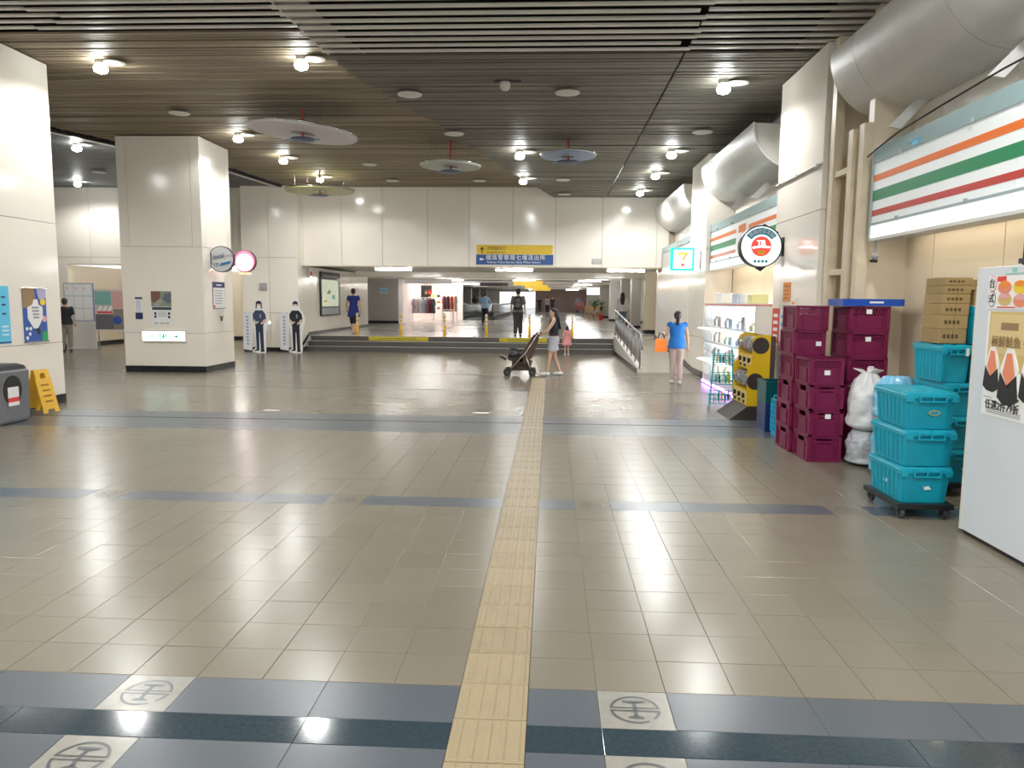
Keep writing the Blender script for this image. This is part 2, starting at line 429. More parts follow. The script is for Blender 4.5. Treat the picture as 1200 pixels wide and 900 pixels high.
# edge trim where the ceiling drops, and the curved edge on the far left
mb = MB(); pr = [(x, y) for y, x in DG if y > 5]
for (xa, ya), (xb, yb) in zip(pr, pr[1:]):
    if yb > YB: xb = xa+(xb-xa)*(YB-ya)/(yb-ya); yb = YB
    if yb > ya: mb.hexa([(xa,ya,ZR+.02),(xa+.02,ya,ZR+.02),(xb+.02,yb,ZR+.02),(xb,yb,ZR+.02)], [(xa,ya,ZL+.1),(xa+.02,ya,ZL+.1),(xb+.02,yb,ZL+.1),(xb,yb,ZL+.1)])
part('drop_edge', mb, M_OFFW, ceil_)
for nm, off, z0, z1, m in (('curved_edge', 0, ZL-.08, ZL+.12, M_BASE), ('curved_light_edge', -.16, ZL-.075, ZL-.035, M_OFFW)):
    mb = MB(); pr = [(x+off, y) for y, x in CV if y > 10]
    wd = .06 if off == 0 else .16
    for (xa, ya), (xb, yb) in zip(pr, pr[1:]):
        if yb > YB: xb = xa+(xb-xa)*(YB-ya)/(yb-ya); yb = YB
        if yb > ya: mb.hexa([(xa,ya,z0),(xa+wd,ya,z0),(xb+wd,yb,z0),(xb,yb,z0)], [(xa,ya,z1),(xa+wd,ya,z1),(xb+wd,yb,z1),(xb,yb,z1)])
    part(nm, mb, m, ceil_)
# ================================================================ WALLS
def panel(parent, x0, x1, y0, y1, z0, z1, m=None, g=.006):
    # one cladding panel (thin box, small chamfer) between joints
    dx, dy = (g, 0) if abs(x1-x0) > abs(y1-y0) else (0, g)
    return part('wall_panel', MB().box(x0+dx, x1-dx, y0+dy, y1-dy, z0+g, z1-g), m or M_WALL, parent)
wb = sroot('wall_back')
part('core', MB().box(-21, XR+1.2, YB+.03, YB+.30, ZF+.01, 5.45), M_JOINT, wb)
xs = [-21]; 
seams = [at_y(px, 270, YB).x for px in (273, 355, 400, 448, 501, 550, 601, 651, 706, 770)]
xs = [-20.8, -19.4, -18.0, -16.6, -15.2, -13.8, -12.4]+seams+[XR+.3]
for a, b in zip(xs, xs[1:]):
    panel(wb, a, b, YB, YB+.03, ZF, 3.02 if b < -8 else 5.42)
    if b < -8: panel(wb, a, b, YB, YB+.03, 3.02, 5.42)
part('soffit', MB().box(-16, XR+.3, YB, YB+.3, ZF-.02, ZF), M_WALL2, wb)
# pier between the two openings
pier_x0, pier_x1 = -9.95, -8.12
wp = sroot('wall_pier')
part('core', MB().box(pier_x0+.03, pier_x1-.03, YB-.37, 33.2, 0, ZF), M_JOINT, wp)
for a, b in ((pier_x0, -9.05), (-9.05, pier_x1)):
    panel(wp, a, b, YB-.40, YB-.37, .12, 1.25); panel(wp, a, b, YB-.40, YB-.37, 1.25, 3.02)
    panel(wp, a, b, YB-.40, YB-.37, 3.02, 5.28)
part('core_upper', MB().box(pier_x0+.03, pier_x1-.03, YB-.37, YB, ZF, 5.28), M_JOINT, wp)
panel(wp, pier_x1-.03, pier_x1, YB-.40, YB, .12, 5.28)
for k in range(6): panel(wp, pier_x1-.03, pier_x1, YB+1.48*k, YB+1.48*(k+1), .12, ZF)
panel(wp, pier_x0, pier_x0+.03, YB-.40, 33.2, .12, ZF)
part('baseboard', MB().box(pier_x0-.004, pier_x1+.004, YB-.41, YB-.37, 0, .12), M_BASE, wp)
part('sloping_baseboard', MB().hexa([(pier_x1,YB-.41,0),(pier_x1+.012,YB-.41,0),(pier_x1+.012,YB+.62,ZP),(pier_x1,YB+.62,ZP)],[(pier_x1,YB-.41,.12),(pier_x1+.012,YB-.41,.12),(pier_x1+.012,YB+.62,.60),(pier_x1,YB+.62,.60)]).box(pier_x1, pier_x1+.012, YB+.62, 33.2, ZP, ZP+.12), M_BASE, wp)
# area behind the left opening
wl = sroot('wall_left')
part('side', MB().box(-16.2, -16.0, YB+.02, 30.4, 0, ZF-.03), M_WALL2, wl)
part('rear', MB().box(-16.2, pier_x0+.3, 30.2, 30.4, 0, ZF), M_WALL2, wl)
part('front_left', MB().box(-21, -16.02, YB-.02, YB+.2, 0, ZF+.02), M_WALL, wl)
part('outer', MB().box(-21.2, -21, -14, YB+.2, 0, 6), M_WALL2, wl)
part('baseboard', MB().box(-15.998, -15.97, YB, 30.2, 0, .15), M_BASE, wl)
part('baseboard', MB().box(-16, pier_x0, 30.17, 30.2, 0, .15), M_BASE, wl)
part('baseboard', MB().box(-21, -16, YB-.05, YB-.02, 0, .15), M_BASE, wl)
sc_ = part('ceiling', MB().box(-16.2, pier_x0, YB+.3, 30.4, ZF+.1, ZF+.2), M_OFFW); struct(sc_)
# right-hand side
wr = sroot('wall_right')
part('core', MB().box(XREC+.04, XREC+.3, -14, YB+.3, 0, 6), M_JOINT, wr)
y = -13
while y < 18.9:
    panel(wr, XREC+.01, XREC+.04, y, min(y+1.25, 19.0), .0, 2.55, M_WALL2); panel(wr, XREC+.01, XREC+.04, y, min(y+1.25, 19.0), 2.55, 5.0, M_WALL)
    y += 1.25
YC = [(9.95, 11.85), (17.05, 18.95)]          # two clad columns standing proud
part('ramp_wall', MB().box(XR+.02, XREC, 18.95, YB+.3, 0, 2.62), M_WALL2, wr)
part('ramp_wall_upper', MB().box(XREC-.12, XREC, 18.95, YB, 2.62, 5.0), M_WALL, wr)
part('return_wall', MB().box(XR+.10, XREC+.01, 9.90, 9.95, 0, 5.0), M_WALL2, wr)
part('return_wall', MB().box(XR+.16, XREC+.01, 8.86, 9.0, 0, 5.0), M_WALL2, wr)
part('ramp_baseboard', MB().hexa([(XR-.002,18.3,0),(XR+.02,18.3,0),(XR+.02,YB+.6,ZP),(XR-.002,YB+.6,ZP)],[(XR-.002,18.3,.16),(XR+.02,18.3,.16),(XR+.02,YB+.6,ZP+.16),(XR-.002,YB+.6,ZP+.16)]), M_BASE, wr)
for (a, b) in ((19.0, 21.2), (21.2, YB)): panel(wr, XR, XR+.02, a, b, .5, 2.62, M_WALL)
# steel posts of the shop front, beside the near column
sp = thing('steel_frame', 'cream painted steel channel posts beside the tall clad column', 'frame', (XR+.10, 9.45, 0))
for yo in (-.62, -.30, .28):
    part('post', MB().box(-.05, .06, yo, yo+.13, 0, 4.95 if yo > 0 else 3.72), M_POSTC, sp)
for zz in (2.05, 3.25):
    part('cross_rail', MB().box(-.03, .03, -.17, .28, zz, zz+.07), M_POSTC, sp)
# clad columns
def column(label, x0, x1, y0, y1, zt, splits, strip=.22, base=.14, faces='FRLB'):
    t = thing('column', label, 'column', ((x0+x1)/2, (y0+y1)/2, 0))
    hx, hy = (x1-x0)/2, (y1-y0)/2
    part('core', MB().box(-hx+.03, hx-.03, -hy+.03, hy-.03, 0, zt), M_JOINT, t)
    zs = [base]+splits+[zt]
    for za, zb in zip(zs, zs[1:]):
        for f in faces:
            L = hx if f in 'FB' else hy
            cuts = [-L, -L+strip, L-strip, L] if zb == zt and strip and f in 'FR' else [-L, L]
            for a, b in zip(cuts, cuts[1:]):
                if f == 'F': panel(t, a, b, -hy, -hy+.03, za, zb, g=.004)
                if f == 'B': panel(t, a, b, hy-.03, hy, za, zb, g=.004)
                if f == 'R': panel(t, hx-.03, hx, a, b, za, zb, g=.004)
                if f == 'L': panel(t, -hx, -hx+.03, a, b, za, zb, g=.004)
    part('baseboard', MB().box(-hx-.006, hx+.006, -hy-.006, hy+.006, 0, base), M_BASE, t)
    return t
column('broad cream column with the green lit exit box low on its face', -9.75, -7.85, 16.70, 18.25, 5.28, [.90, 2.85])
column('cream column beside the grey litter bin and yellow floor sign', -9.75, -7.85, 9.2, 11.68, 5.28, [.98, 2.85], strip=0)
column('tall cream column behind the stacked purple crates', XR, XREC, 9.95, 11.85, 4.96, [.9, 2.9], strip=.0)
column('cream column behind the small square green lit sign', XR, XREC, 17.05, 18.95, 4.96, [.9, 2.9], strip=0)
# ================================================================ FLAT SIGNS AND POSTERS
RZ_FRONT, RZ_RIGHTWALL, RZ_LEFTWALL = 0, -pi/2, pi/2
def board(name, label, cat, loc, rz, w, h, t, m, group=None, rim=None):
    # local frame: u = +X to the right, v = +Z up from the lower edge, printed face at y = -t
    o = thing(name, label, cat, loc, rz, group)
    part('panel', MB().box(-w/2, w/2, -t, 0, 0, h), m, o)
    if rim:
        part('border', MB().box(-w/2-.012, w/2+.012, -t+.002, 0, -.012, 0).box(-w/2-.012, w/2+.012, -t+.002, 0, h, h+.012).box(-w/2-.012, -w/2, -t+.002, 0, 0, h).box(w/2, w/2+.012, -t+.002, 0, 0, h), rim, o)
    o['t'] = t
    return o
def patch(o, u0, u1, v0, v1, m, name='print', lay=1):
    y = -o['t']-.0015*lay
    return part(name, MB().box(u0, u1, y, y+.0014*lay, v0, v1), m, o)
def poly(o, pts, m, name='print', lay=1):
    y = -o['t']-.0015*lay
    return part(name, MB().prism(pts, y, y+.0014*lay, 'y'), m, o)
def disc(o, u, v, r, m, name='print', lay=1, n=28, sy=1):
    return poly(o, [(u+r*cos(2*pi*k/n), v+sy*r*sin(2*pi*k/n)) for k in range(n)], m, name, lay)
def words(o, s, u, v, size, m, align='CENTER', lay=2, **k):
    return lettering(s, size, m, o, (u, -o['t']-.0015*lay-.0015, v), R_FRONT, align=align, **k)
def C(name, r, g, b, rough=.5, **k): return mat(name, (r, g, b), rough, **k)
P_BLUE = C('print_blue', .03, .09, .35); P_NAVY = C('print_navy', .02, .03, .12); P_CYAN = C('print_cyan', .12, .55, .80)
P_RED = C('print_red', .70, .05, .04); P_ORG = C('print_orange', .85, .26, .02); P_GRN = C('print_green', .02, .36, .10)
P_YEL = C('print_yellow', .85, .60, .03); P_WHT = C('print_white', .85, .85, .83); P_GRY = C('print_grey', .35, .35, .36)
P_BRN = C('print_brown', .30, .19, .09); P_PNK = C('print_pink', .75, .38, .38); P_BLK = C('print_black', .015, .015, .015)
P_TEAL = C('print_teal', .02, .28, .36); P_GOLD = C('print_gold', .62, .45, .17); P_SALM = C('print_salmon', .80, .26, .14)
P_MINT = C('print_mint', .28, .62, .50); P_SKIN = C('print_skin', .70, .52, .42); P_LILAC = C('print_lilac', .45, .42, .65)
# direction sign on the end wall
a, b = at_y(559, 287, YB), at_y(647.5, 310.5, YB)
W, Hh = b.x-a.x, a.z-b.z
dsn = board('direction_sign', 'yellow and blue direction sign on the end wall above the passage', 'sign', ((a.x+b.x)/2, YB-.005, b.z), 0, W, Hh, .05, P_WHT)
patch(dsn, -W/2, W/2, Hh*.52, Hh, C('sign_yellow', .78, .52, .02, .4), 'yellow_field'); patch(dsn, -W/2-.02, W/2+.02, 0, Hh*.51, C('sign_blue', .02, .08, .27, .4), 'blue_field')
poly(dsn, [(-W/2+.10, Hh*.76), (-W/2+.17, Hh*.91), (-W/2+.24, Hh*.76), (-W/2+.20, Hh*.76), (-W/2+.185, Hh*.80), (-W/2+.185, Hh*.57), (-W/2+.155, Hh*.57), (-W/2+.155, Hh*.80), (-W/2+.14, Hh*.76)], P_BLK, 'arrow', 2)
words(dsn, '光明路出口', -W/2+.32, Hh*.82, .125, P_BLK, 'LEFT')
words(dsn, 'Guangming Rd. Exit', -W/2+.32, Hh*.62, .075, P_BLK, 'LEFT')
poly(dsn, [(-W/2+.07, Hh*.27), (-W/2+.15, Hh*.36), (-W/2+.15, Hh*.30), (-W/2+.23, Hh*.30), (-W/2+.23, Hh*.24), (-W/2+.15, Hh*.24), (-W/2+.15, Hh*.18)], P_WHT, 'arrow', 2)
words(dsn, '鐵路警察局七堵派出所', -W/2+.29, Hh*.34, .178, P_WHT, 'LEFT', space=1.17)
words(dsn, 'Railway Police Bureau Qidu Police Station', -W/2+.33, Hh*.12, .094, P_WHT, 'LEFT', sx=1.08)
# vent on the end wall
a = at_y(694, 303, YB); vt = thing('wall_vent', 'small grey vent grille on the end wall right of the direction sign', 'vent', (a.x+.14, YB-.003, a.z-.17))
part('frame', MB().box(-.15, .15, -.02, 0, 0, .16), P_GRY, vt)
for i in range(4): part('slat', MB().box(-.13, .13, -.026, -.018, .02+.034*i, .04+.034*i), M_OFFW, vt)
# ---- broad left column: exit light, posters, fixtures
E_WHITE = mat('exit_light_white', (.9, 1, .95), .4, emit=(.72, 1, .90), es=1.7)
E_GREEN = mat('exit_light_green', (.0, .22, .13), .4, emit=(.01, .45, .28), es=.5)
ex = board('exit_sign', 'long lit white and green exit box low on the broad column', 'sign', (-8.80, 16.698, .70), 0, 1.02, .26, .05, M_OFFW)
patch(ex, -.50, .50, .02, .235, E_WHITE, 'lit_face')
patch(ex, -.36, -.22, .08, .17, mat('exit_pale_green', (.5, .9, .75), .4, emit=(.45, 1, .80), es=1.0), 'print', 2)
patch(ex, -.09, -.065, .06, .20, E_GREEN, 'door_bar', 2); patch(ex, .05, .075, .06, .20, E_GREEN, 'door_bar', 2)
poly(ex, [(-.04, .06), (-.02, .06), (.0, .11), (.02, .06), (.035, .06), (.02, .13), (.015, .18), (-.015, .18), (-.03, .13)], E_GREEN, 'running_figure', 2)
poly(ex, [(.22, .115), (.28, .115), (.28, .085), (.345, .125), (.28, .165), (.28, .135), (.22, .135)], E_GREEN, 'arrow', 2)
p = board('poster', 'food photo poster with dark middle band on the broad column', 'poster', (-8.845, 16.698, 1.08), 0, .47, .77, .006, P_WHT)
patch(p, -.235, .235, .42, .77, C('poster_green', .25, .30, .22), 'photo')
poly(p, [(-.235, .77), (-.235, .54), (-.16, .50), (-.02, .62), (-.02, .77)], C('poster_meat', .20, .09, .07), 'photo', 2)
poly(p, [(.02, .60), (.10, .72), (.235, .74), (.235, .52), (.15, .48)], C('poster_slate', .14, .15, .20), 'photo', 2)
poly(p, [(-.18, .44), (-.05, .44), (.05, .56), (-.02, .60), (-.12, .53)], P_GRY, 'photo', 2)
patch(p, -.22, .23, .345, .41, C('poster_band', .05, .07, .09), 'band', 2)
for u, v in ((-.15, .26), (-.15, .19), (.17, .26), (.17, .18)): patch(p, u-.025, u+.025, v-.025, v+.03, P_NAVY, 'print', 2)
for i in range(4): patch(p, -.09, .11, .20+.03*i, .21+.03*i, P_GRY, 'line', 2)
for u in (-.13, .0, .12): patch(p, u-.05, u+.045, .03, .055, P_GRY, 'line', 2)
p = board('poster', 'small narrow navy and white notice on the broad column', 'poster', (-9.375, 16.698, 1.21), 0, .17, .50, .006, P_WHT)
patch(p, -.085, .085, .455, .50, P_NAVY); patch(p, -.085, .085, 0, .15, P_NAVY)
for u in (-.045, -.01, .03): patch(p, u-.008, u+.008, .17, .43, P_LILAC, 'line')
p = board('framed_notice', 'dark framed notice with navy header on the broad column side', 'notice', (-7.848, 17.46, 1.47), RZ_LEFTWALL, .62, .60, .012, P_WHT, rim=P_NAVY)
patch(p, -.31, .31, .48, .60, P_NAVY, 'header')
patch(p, -.14, .14, .525, .555, P_WHT, 'header_line', 2)
for i in range(6): patch(p, -.25, .24-.05*(i % 3), .40-.06*i, .415-.06*i, P_GRY, 'line')
patch(p, -.30, -.22, .01, .07, P_RED)
tp = thing('wall_hook', 'small brown hook bracket below the framed notice on the column', 'hook', (-7.848, 17.55, 1.16))
part('plate', MB().box(0, .02, -.08, .08, .08, .12), P_BRN, tp); part('stem', MB().box(.0, .03, -.012, .012, 0, .09), P_BLK, tp)
# round projecting signs on that column
M_RSG = mat('round_sign_face', (.62, .64, .66), .3)
def round_sign(label, loc, r, t, face, rimm, arm):
    o = thing('round_sign', label, 'sign', loc); o['t'] = t/2
    n = 36
    part('drum', MB().cyl((0, -t/2, 0), (0, t/2, 0), r, n), rimm, o)
    part('face', MB().cyl((0, -t/2-.004, 0), (0, -t/2+.01, 0), r*.94, n), face, o)
    part('bracket', MB().box(min(arm, 0), max(arm, 0), -.02, .02, -.02, .02), M_BLACK, o)
    part('bracket_plate', MB().box(arm-.012, arm+.012, -.06, .06, -.14, .14), M_BLACK, o)
    return o
rs = round_sign('grey round projecting sign with blue bar on the broad column', (-7.60, 17.15, 2.60), .30, .10, M_RSG, M_DGREY, -.235)
words(rs, 'ibeal', -.20, .03, .15, P_NAVY, 'LEFT', lay=5).rotation_euler = (pi/2, -.2, 0)
words(rs, 'travel', .06, .07, .10, mat('faint_pink', (.7, .45, .5), .5), 'LEFT', lay=5).rotation_euler = (pi/2, -.2, 0)
q = part('blue_bar', MB().prism([(-.02, -.16), (.20, -.10), (.24, -.04), (.0, -.09)], -.065, -.055, 'y'), C('bar_blue', .02, .18, .36), rs)
words(rs, 'TEL', -.19, -.15, .11, P_NAVY, 'LEFT', lay=5).rotation_euler = (pi/2, -.2, 0)
E_RW = mat('lit_white_disc', (1, 1, 1), .4, emit=(1, .93, .90), es=6.0)
E_RR = mat('lit_red_disc', (.8, .05, .1), .4, emit=(1, .10, .16), es=3.2)
rs2 = round_sign('brightly lit red and white round sign behind the grey round sign', (-7.42, 18.05, 2.60), .265, .10, E_RR, M_DGREY, -.415)
part('lit_centre', MB().cyl((0, -.066, -.03), (0, -.05, -.03), .205, 32), E_RW, rs2)
part('under_light', MB().box(-.14, .12, -.05, .05, -.31, -.275), mat('lit_orange', (1, .5, .3), .4, emit=(1, .45, .22), es=1.6), rs2)
# ---- left column posters
p = board('poster', 'pale blue poster at the near edge of the bin-side column', 'poster', (-7.848, 10.25, 1.02), RZ_LEFTWALL, .55, .83, .006, P_CYAN)
for v in (.55, .66, .42): patch(p, .12, .2, v, v+.025, P_NAVY)
for i in range(3): patch(p, .10, .24, .12+.06*i, .14+.06*i, P_WHT, 'line')
patch(p, .0, .27, .01, .03, P_NAVY)
p = board('poster', 'hanging poster of blue, brown and green blots with white shape', 'poster', (-7.846, 11.06, 1.02), RZ_LEFTWALL, .52, .80, .006, P_BLUE)
poly(p, [(-.26, .80), (-.26, .52), (-.10, .50), (.02, .62), (.0, .80)], P_BRN, 'blot')
poly(p, [(.05, .80), (.26, .80), (.26, .66), (.10, .64)], P_LILAC, 'blot')
disc(p, .18, .60, .06, P_YEL, 'blot', 2, sy=.9)
poly(p, [(.12, .0), (.26, 0), (.26, .16), (.14, .14)], P_GRN, 'blot', 2)
disc(p, .20, .34, .05, P_PNK, 'blot', 2)
poly(p, [(-.17, .35), (-.17, .52), (-.06, .56), (-.02, .64), (.06, .64), (.08, .56), (.17, .52), (.16, .35), (.04, .20), (-.05, .20)], P_WHT, 'white_shape', 3)
for i in range(4): patch(p, -.08+.01*i, .08, .50-.05*i, .53-.05*i, P_GRY, 'line', 4)
poly(p, [(.0, .18), (.06, .22), (.10, .14), (.05, .10)], P_BLK, 'blot', 4)
for u, v in ((-.2, .2), (-.14, .12), (-.2, .06), (-.12, .2)): disc(p, u, v, .028, P_WHT, 'print', 2, n=10)
part('top_rod', MB().tube([(-.29, -.01, .81), (.29, -.01, .81)], .008, 6), M_STEEL, p); part('bottom_rod', MB().tube([(-.29, -.01, -.005), (.29, -.01, -.005)], .008, 6), M_STEEL, p)
# ================================================================ LITTER BIN, WET-FLOOR SIGN
lb = thing('litter_bin', 'grey moulded litter bin with round side opening beside the column', 'bin', (-7.42, 9.55, 0), .0)
M_BIN = mat('bin_grey', (.16, .16, .17), .45, var=.15, vscale=14)
part('body', MB().loft([[(-.27+c, -.32+c, z), (.27-c, -.32+c, z), (.27-c, .32-c, z), (-.27+c, .32-c, z)] for z, c in ((.03, .015), (.06, .005), (.70, -.005), (.73, .02))]), M_BIN, lb)
part('foot', MB().box(-.24, .24, -.29, .29, 0, .03), M_BLACK, lb)
part('lid', MB().loft([[(-.26+c, -.31+c, z), (.26-c, -.31+c, z), (.26-c, .31-c, z), (-.26+c, .31-c, z)] for z, c in ((.73, .0), (.77, .02), (.80, .08))]), M_BLACK, lb)
op = MB().cyl((.27, .0, .46), (.279, .0, .46), .17, 24); op.v = [(x, y, .46+(z-.46)*1.15) for x, y, z in op.v]
part('opening', op, M_BLACK, lb)
for u in ((.30, .36, P_RED), (.36, .50, P_WHT), (.25, .30, P_WHT)): part('sticker', MB().box(.279, .283, -.10, .10, u[0], u[1]), u[2], lb)
op2 = MB().cyl((0, -.327, .46), (0, -.334, .46), .15, 24); part('opening', op2, M_BLACK, lb)
ws = thing('wet_floor_sign', 'yellow folding wet-floor sign standing beside the litter bin', 'sign', (-7.52, 10.62, 0), radians(82))
for s in (-1, 1):
    def S(z): return s*(.17-.15*z/.62)
    pl = MB()
    def wq(xa, xb, za, zb, pl=pl):
        pl.hexa([(xa, S(za)-.008, za), (xb, S(za)-.008, za), (xb, S(za)+.008, za), (xa, S(za)+.008, za)], [(xa, S(zb)-.008, zb), (xb, S(zb)-.008, zb), (xb, S(zb)+.008, zb), (xa, S(zb)+.008, zb)])
    wq(-.15, -.06, 0, .05); wq(.06, .15, 0, .05); wq(-.145, .145, .05, .50); wq(-.13, -.05, .50, .58); wq(.05, .13, .50, .58); wq(-.13, .13, .58, .63)
    part('leaf', pl, M_YEL, ws)
    q = MB()
    for j in range(4): q.box(-.07, .07, s*(.17-.15*(.16+.08*j)/.62)+s*.009-.001, s*(.17-.15*(.16+.08*j)/.62)+s*.009+.001, .15+.08*j, .18+.08*j)
    part('print', q, mat('wet_print', (.45, .20, .01), .5), ws)
# ================================================================ RIGHT: SHOP SIGN BOXES
E_SIGN = mat('sign_box_white', (.80, .84, .84), .25, emit=(.95, 1, 1), es=.10)
E_STRIP = mat('sign_light_strip', (.9, 1, 1), .4, emit=(.88, 1, 1), es=.55)
E_OR = mat('sign_orange', (.72, .145, .004), .3, emit=(1, .22, .01), es=.06)
E_GR = mat('sign_green', (.0, .20, .07), .3, emit=(0, .40, .13), es=.05)
E_RE = mat('sign_red', (.46, .03, .025), .3, emit=(.9, .08, .05), es=.05)
M_SFR = mat('sign_frame_grey', (.34, .42, .43), .4)
def shop_sign(label, Ya, Yb, stripes=True, brk=None):
    X = 3.55
    o = thing('shop_sign', label, 'sign', (X, (Ya+Yb)/2, 2.41), RZ_RIGHTWALL); L = (Yb-Ya)/2
    # local: u runs to smaller Y, y=0 face, +y into the wall
    part('box', MB().box(-L, L, .01, .16, .0, .99), M_SFR, o)
    part('top_strip', MB().box(-L, L, -.012, .01, .82, .985), mat('sign_top_strip', (.30, .42, .43), .25), o)
    part('lower_rail', MB().box(-L, L, -.02, .01, .148, .172), M_SFR, o)
    part('bottom_lip', MB().box(-L, L, -.012, .16, -.02, .012), M_OFFW, o)
    part('end_cap', MB().box(-L-.02, -L, -.02, .16, -.02, .99), M_SFR, o); part('end_cap', MB().box(L, L+.02, -.02, .16, -.02, .99), M_SFR, o)
    if stripes:
        part('soffit', MB().box(-L, L, .16, .49, .03, .06), M_OFFW, o)
        part('recess_tube', MB().cyl((-L+.1, .24, .015), (L-.1, .24, .015), .016, 8), mat('recess_tube', (1, 1, 1), .4, emit=(1, .88, .70), es=9), o, True)
    n = max(1, round((Yb-Ya)/1.4)); w_ = 2*L/n
    for k in range(n):
        part('face_panel', MB().box(-L+w_*k+.003, -L+w_*(k+1)-.003, 0, .01, .172, .82), E_SIGN if stripes else M_OFFW, o)
        part('light_strip', MB().box(-L+w_*k+.003, -L+w_*(k+1)-.003, -.008, .01, .012, .148), E_STRIP if stripes else mat('unlit_strip', (.6, .64, .64), .4), o)
        for zz in (.16, .83): part('clip', MB().box(-L+w_*(k+.5)-.02, -L+w_*(k+.5)+.02, -.03, -.012, zz-.015, zz+.03), P_GRY, o)
    if stripes:
        segs = [(-L, L)] if not brk else [(-L, brk[0]), (brk[1], L)]
        for a, b in segs:
            for nm, z0, z1, m in (('orange_stripe', .622, .692, E_OR), ('green_stripe', .411, .527, E_GR), ('red_stripe', .249, .313, E_RE)):
                part(nm, MB().box(a, b, -.003, .002, z0, z1), m, o)
        if brk:
            c = (brk[0]+brk[1])/2
            part('number_seven', MB().prism([(c-.26, .74), (c+.26, .74), (c+.26, .60), (c+.02, .22), (c-.16, .22), (c+.08, .60), (c-.26, .60)], -.004, .002, 'y'), E_OR, o)
    return o
shop_sign('long orange, green and red striped shop sign above the teal totes', 2.2, 8.62)
s2 = (11.92+17.0)/2
shop_sign('striped shop sign with an orange numeral 7 between the two right-hand columns', 11.92, 17.0, True, (s2-at_x(864, 240, 3.55).y, s2-at_x(879, 230, 3.55).y))
shop_sign('blank grey sign box beyond the small green lit sign', 19.05, YB-.1, False)
# label stuck on the first sign's top strip
q = part('sign_sticker', MB().box(3.533, 3.537, 7.62, 7.74, 3.25, 3.29).box(3.533, 3.537, 7.55, 7.85, 3.295, 3.305), P_CYAN)
tag(q, 'small torn blue sticker on the top strip of the near shop sign', 'sticker')
# cable drooping from the near sign
cb = part('cable', MB().tube([(3.52, 8.75, 3.33), (3.50, 8.5, 3.36), (3.50, 8.0, 3.43), (3.54, 7.3, 3.50), (3.6, 6.4, 3.58), (3.66, 5.4, 3.62)], .009, 6), M_BLACK)
tag(cb, 'black cable running along the top of the near striped sign', 'cable')
cd_ = thing('conduit', 'pale conduit pipe crossing the tall column behind the crates', 'pipe', (XR-.02, 10.9, 3.47)); part('tube', MB().cyl((0, -.95, 0), (0, .95, 0), .016, 8), M_OFFW, cd_, True)
for yy in (-.8, 0, .8): part('clip', MB().box(-.02, .02, yy-.02, yy+.02, -.022, .022), M_OFFW, cd_)
fx = thing('pipe_fitting', 'small dangling pipe fitting below the end of the near striped sign', 'fitting', (3.58, 8.55, 2.12))
part('stem', MB().cyl((0, 0, .14), (0, 0, .27), .015, 8), P_GRY, fx); part('valve', MB().ell((0, 0, .10), .035, .05, .04), P_GRY, fx); part('tap', MB().cyl((-.05, -.02, .05), (.03, .02, .05), .016, 8), P_BLK, fx)
# silver hoods above the signs
def hood(label, Ya, Yb, cuts):
    o = thing('silver_hood', label, 'hood', (4.0, (Ya+Yb)/2, 4.60))
    ys = [Ya]+[c for c in cuts if Ya < c < Yb]+[Yb]; m0 = (Ya+Yb)/2
    n = 36; A = [pi-.05+(pi/2+.17)*k/n for k in range(n+1)]
    ro, ri = .72, .70
    for a, b in zip(ys, ys[1:]):
        pts = [(ro*cos(t), ro*sin(t)) for t in A]+[(ri*cos(t), ri*sin(t)) for t in A[::-1]]
        mb = MB(); m = n+1
        P = [(x, a-m0+.004, z) for x, z in pts]+[(x, b-m0-.004, z) for x, z in pts]
        N_ = len(pts); fs = []
        for i in range(N_): fs.append((i, (i+1) % N_, N_+(i+1) % N_, N_+i))
        for i in range(n): fs.append((i, i+1, N_-2-i, N_-1-i)[::-1]); fs.append((N_+i, N_+i+1, 2*N_-2-i, 2*N_-1-i))
        mb.add(P, fs); part('hood_panel', mb, M_HOOD, o)
    part('back_plate', MB().box(.0, .04, Ya-m0, Yb-m0, -.62, .36), M_DUCTIN, o)
    for yy in (Ya+.06, Yb-.10):
        part('end_rib', MB().prism([(ri*cos(t), ri*sin(t)) for t in A]+[(.0, -.6), (.0, .0)], yy-m0, yy-m0+.03, 'y'), M_DUCTIN, o)
    for c in ys[1:-1] or [m0]:
        part('bracket', MB().prism([(-.10, -.70), (.02, -.72), (-.25, -1.02), (-.38, -1.0)], c-m0-.25, c-m0-.22, 'y'), M_HOOD, o)
    return o
hood('large silver curved hood above the near striped sign', 2.0, 9.4, [4.4, 6.9, 8.75])
hood('silver curved hood between the two right-hand columns', 12.75, 17.0, [14.3, 15.9])
hood('short silver curved hood beside the end wall', 19.2, YB-.08, [21.5])
# round shop sign with a real reflection in the polished column
rsg = round_sign('round lit railway lunchbox sign with red centre on the near column', (3.11, 11.45, 2.53), .31, .14, mat('lit_round_white', (.9, 1, 1), .4, emit=(.9, 1, 1), es=.55), M_BLACK, .335)
part('lower_frame', MB().prism([(-.05, -.315), (.03, -.36), (.30, -.12), (.33, .0), (.26, .22), (.05, .34)], .0, .05, 'y'), M_BLACK, rsg)
part('red_centre', MB().cyl((0, -.080, .0), (0, -.07, .0), .145, 32), mat('lit_round_red', (.8, .04, .03), .4, emit=(1, .07, .05), es=.75), rsg)
arc = [(.27*cos(t), .27*sin(t)+.0) for t in [radians(35+110*k/16) for k in range(17)]]+[(.175*cos(t), .175*sin(t)) for t in [radians(145-110*k/16) for k in range(17)]]
mb = MB(); N_ = len(arc)
mb.add([(x, -.0795, z) for x, z in arc], [(i, i+1, N_-2-i, N_-1-i) for i in range(16)]); part('teal_arc', mb, mat('lit_teal', (.01, .16, .22), .4, emit=(.01, .22, .30), es=.35), rsg)
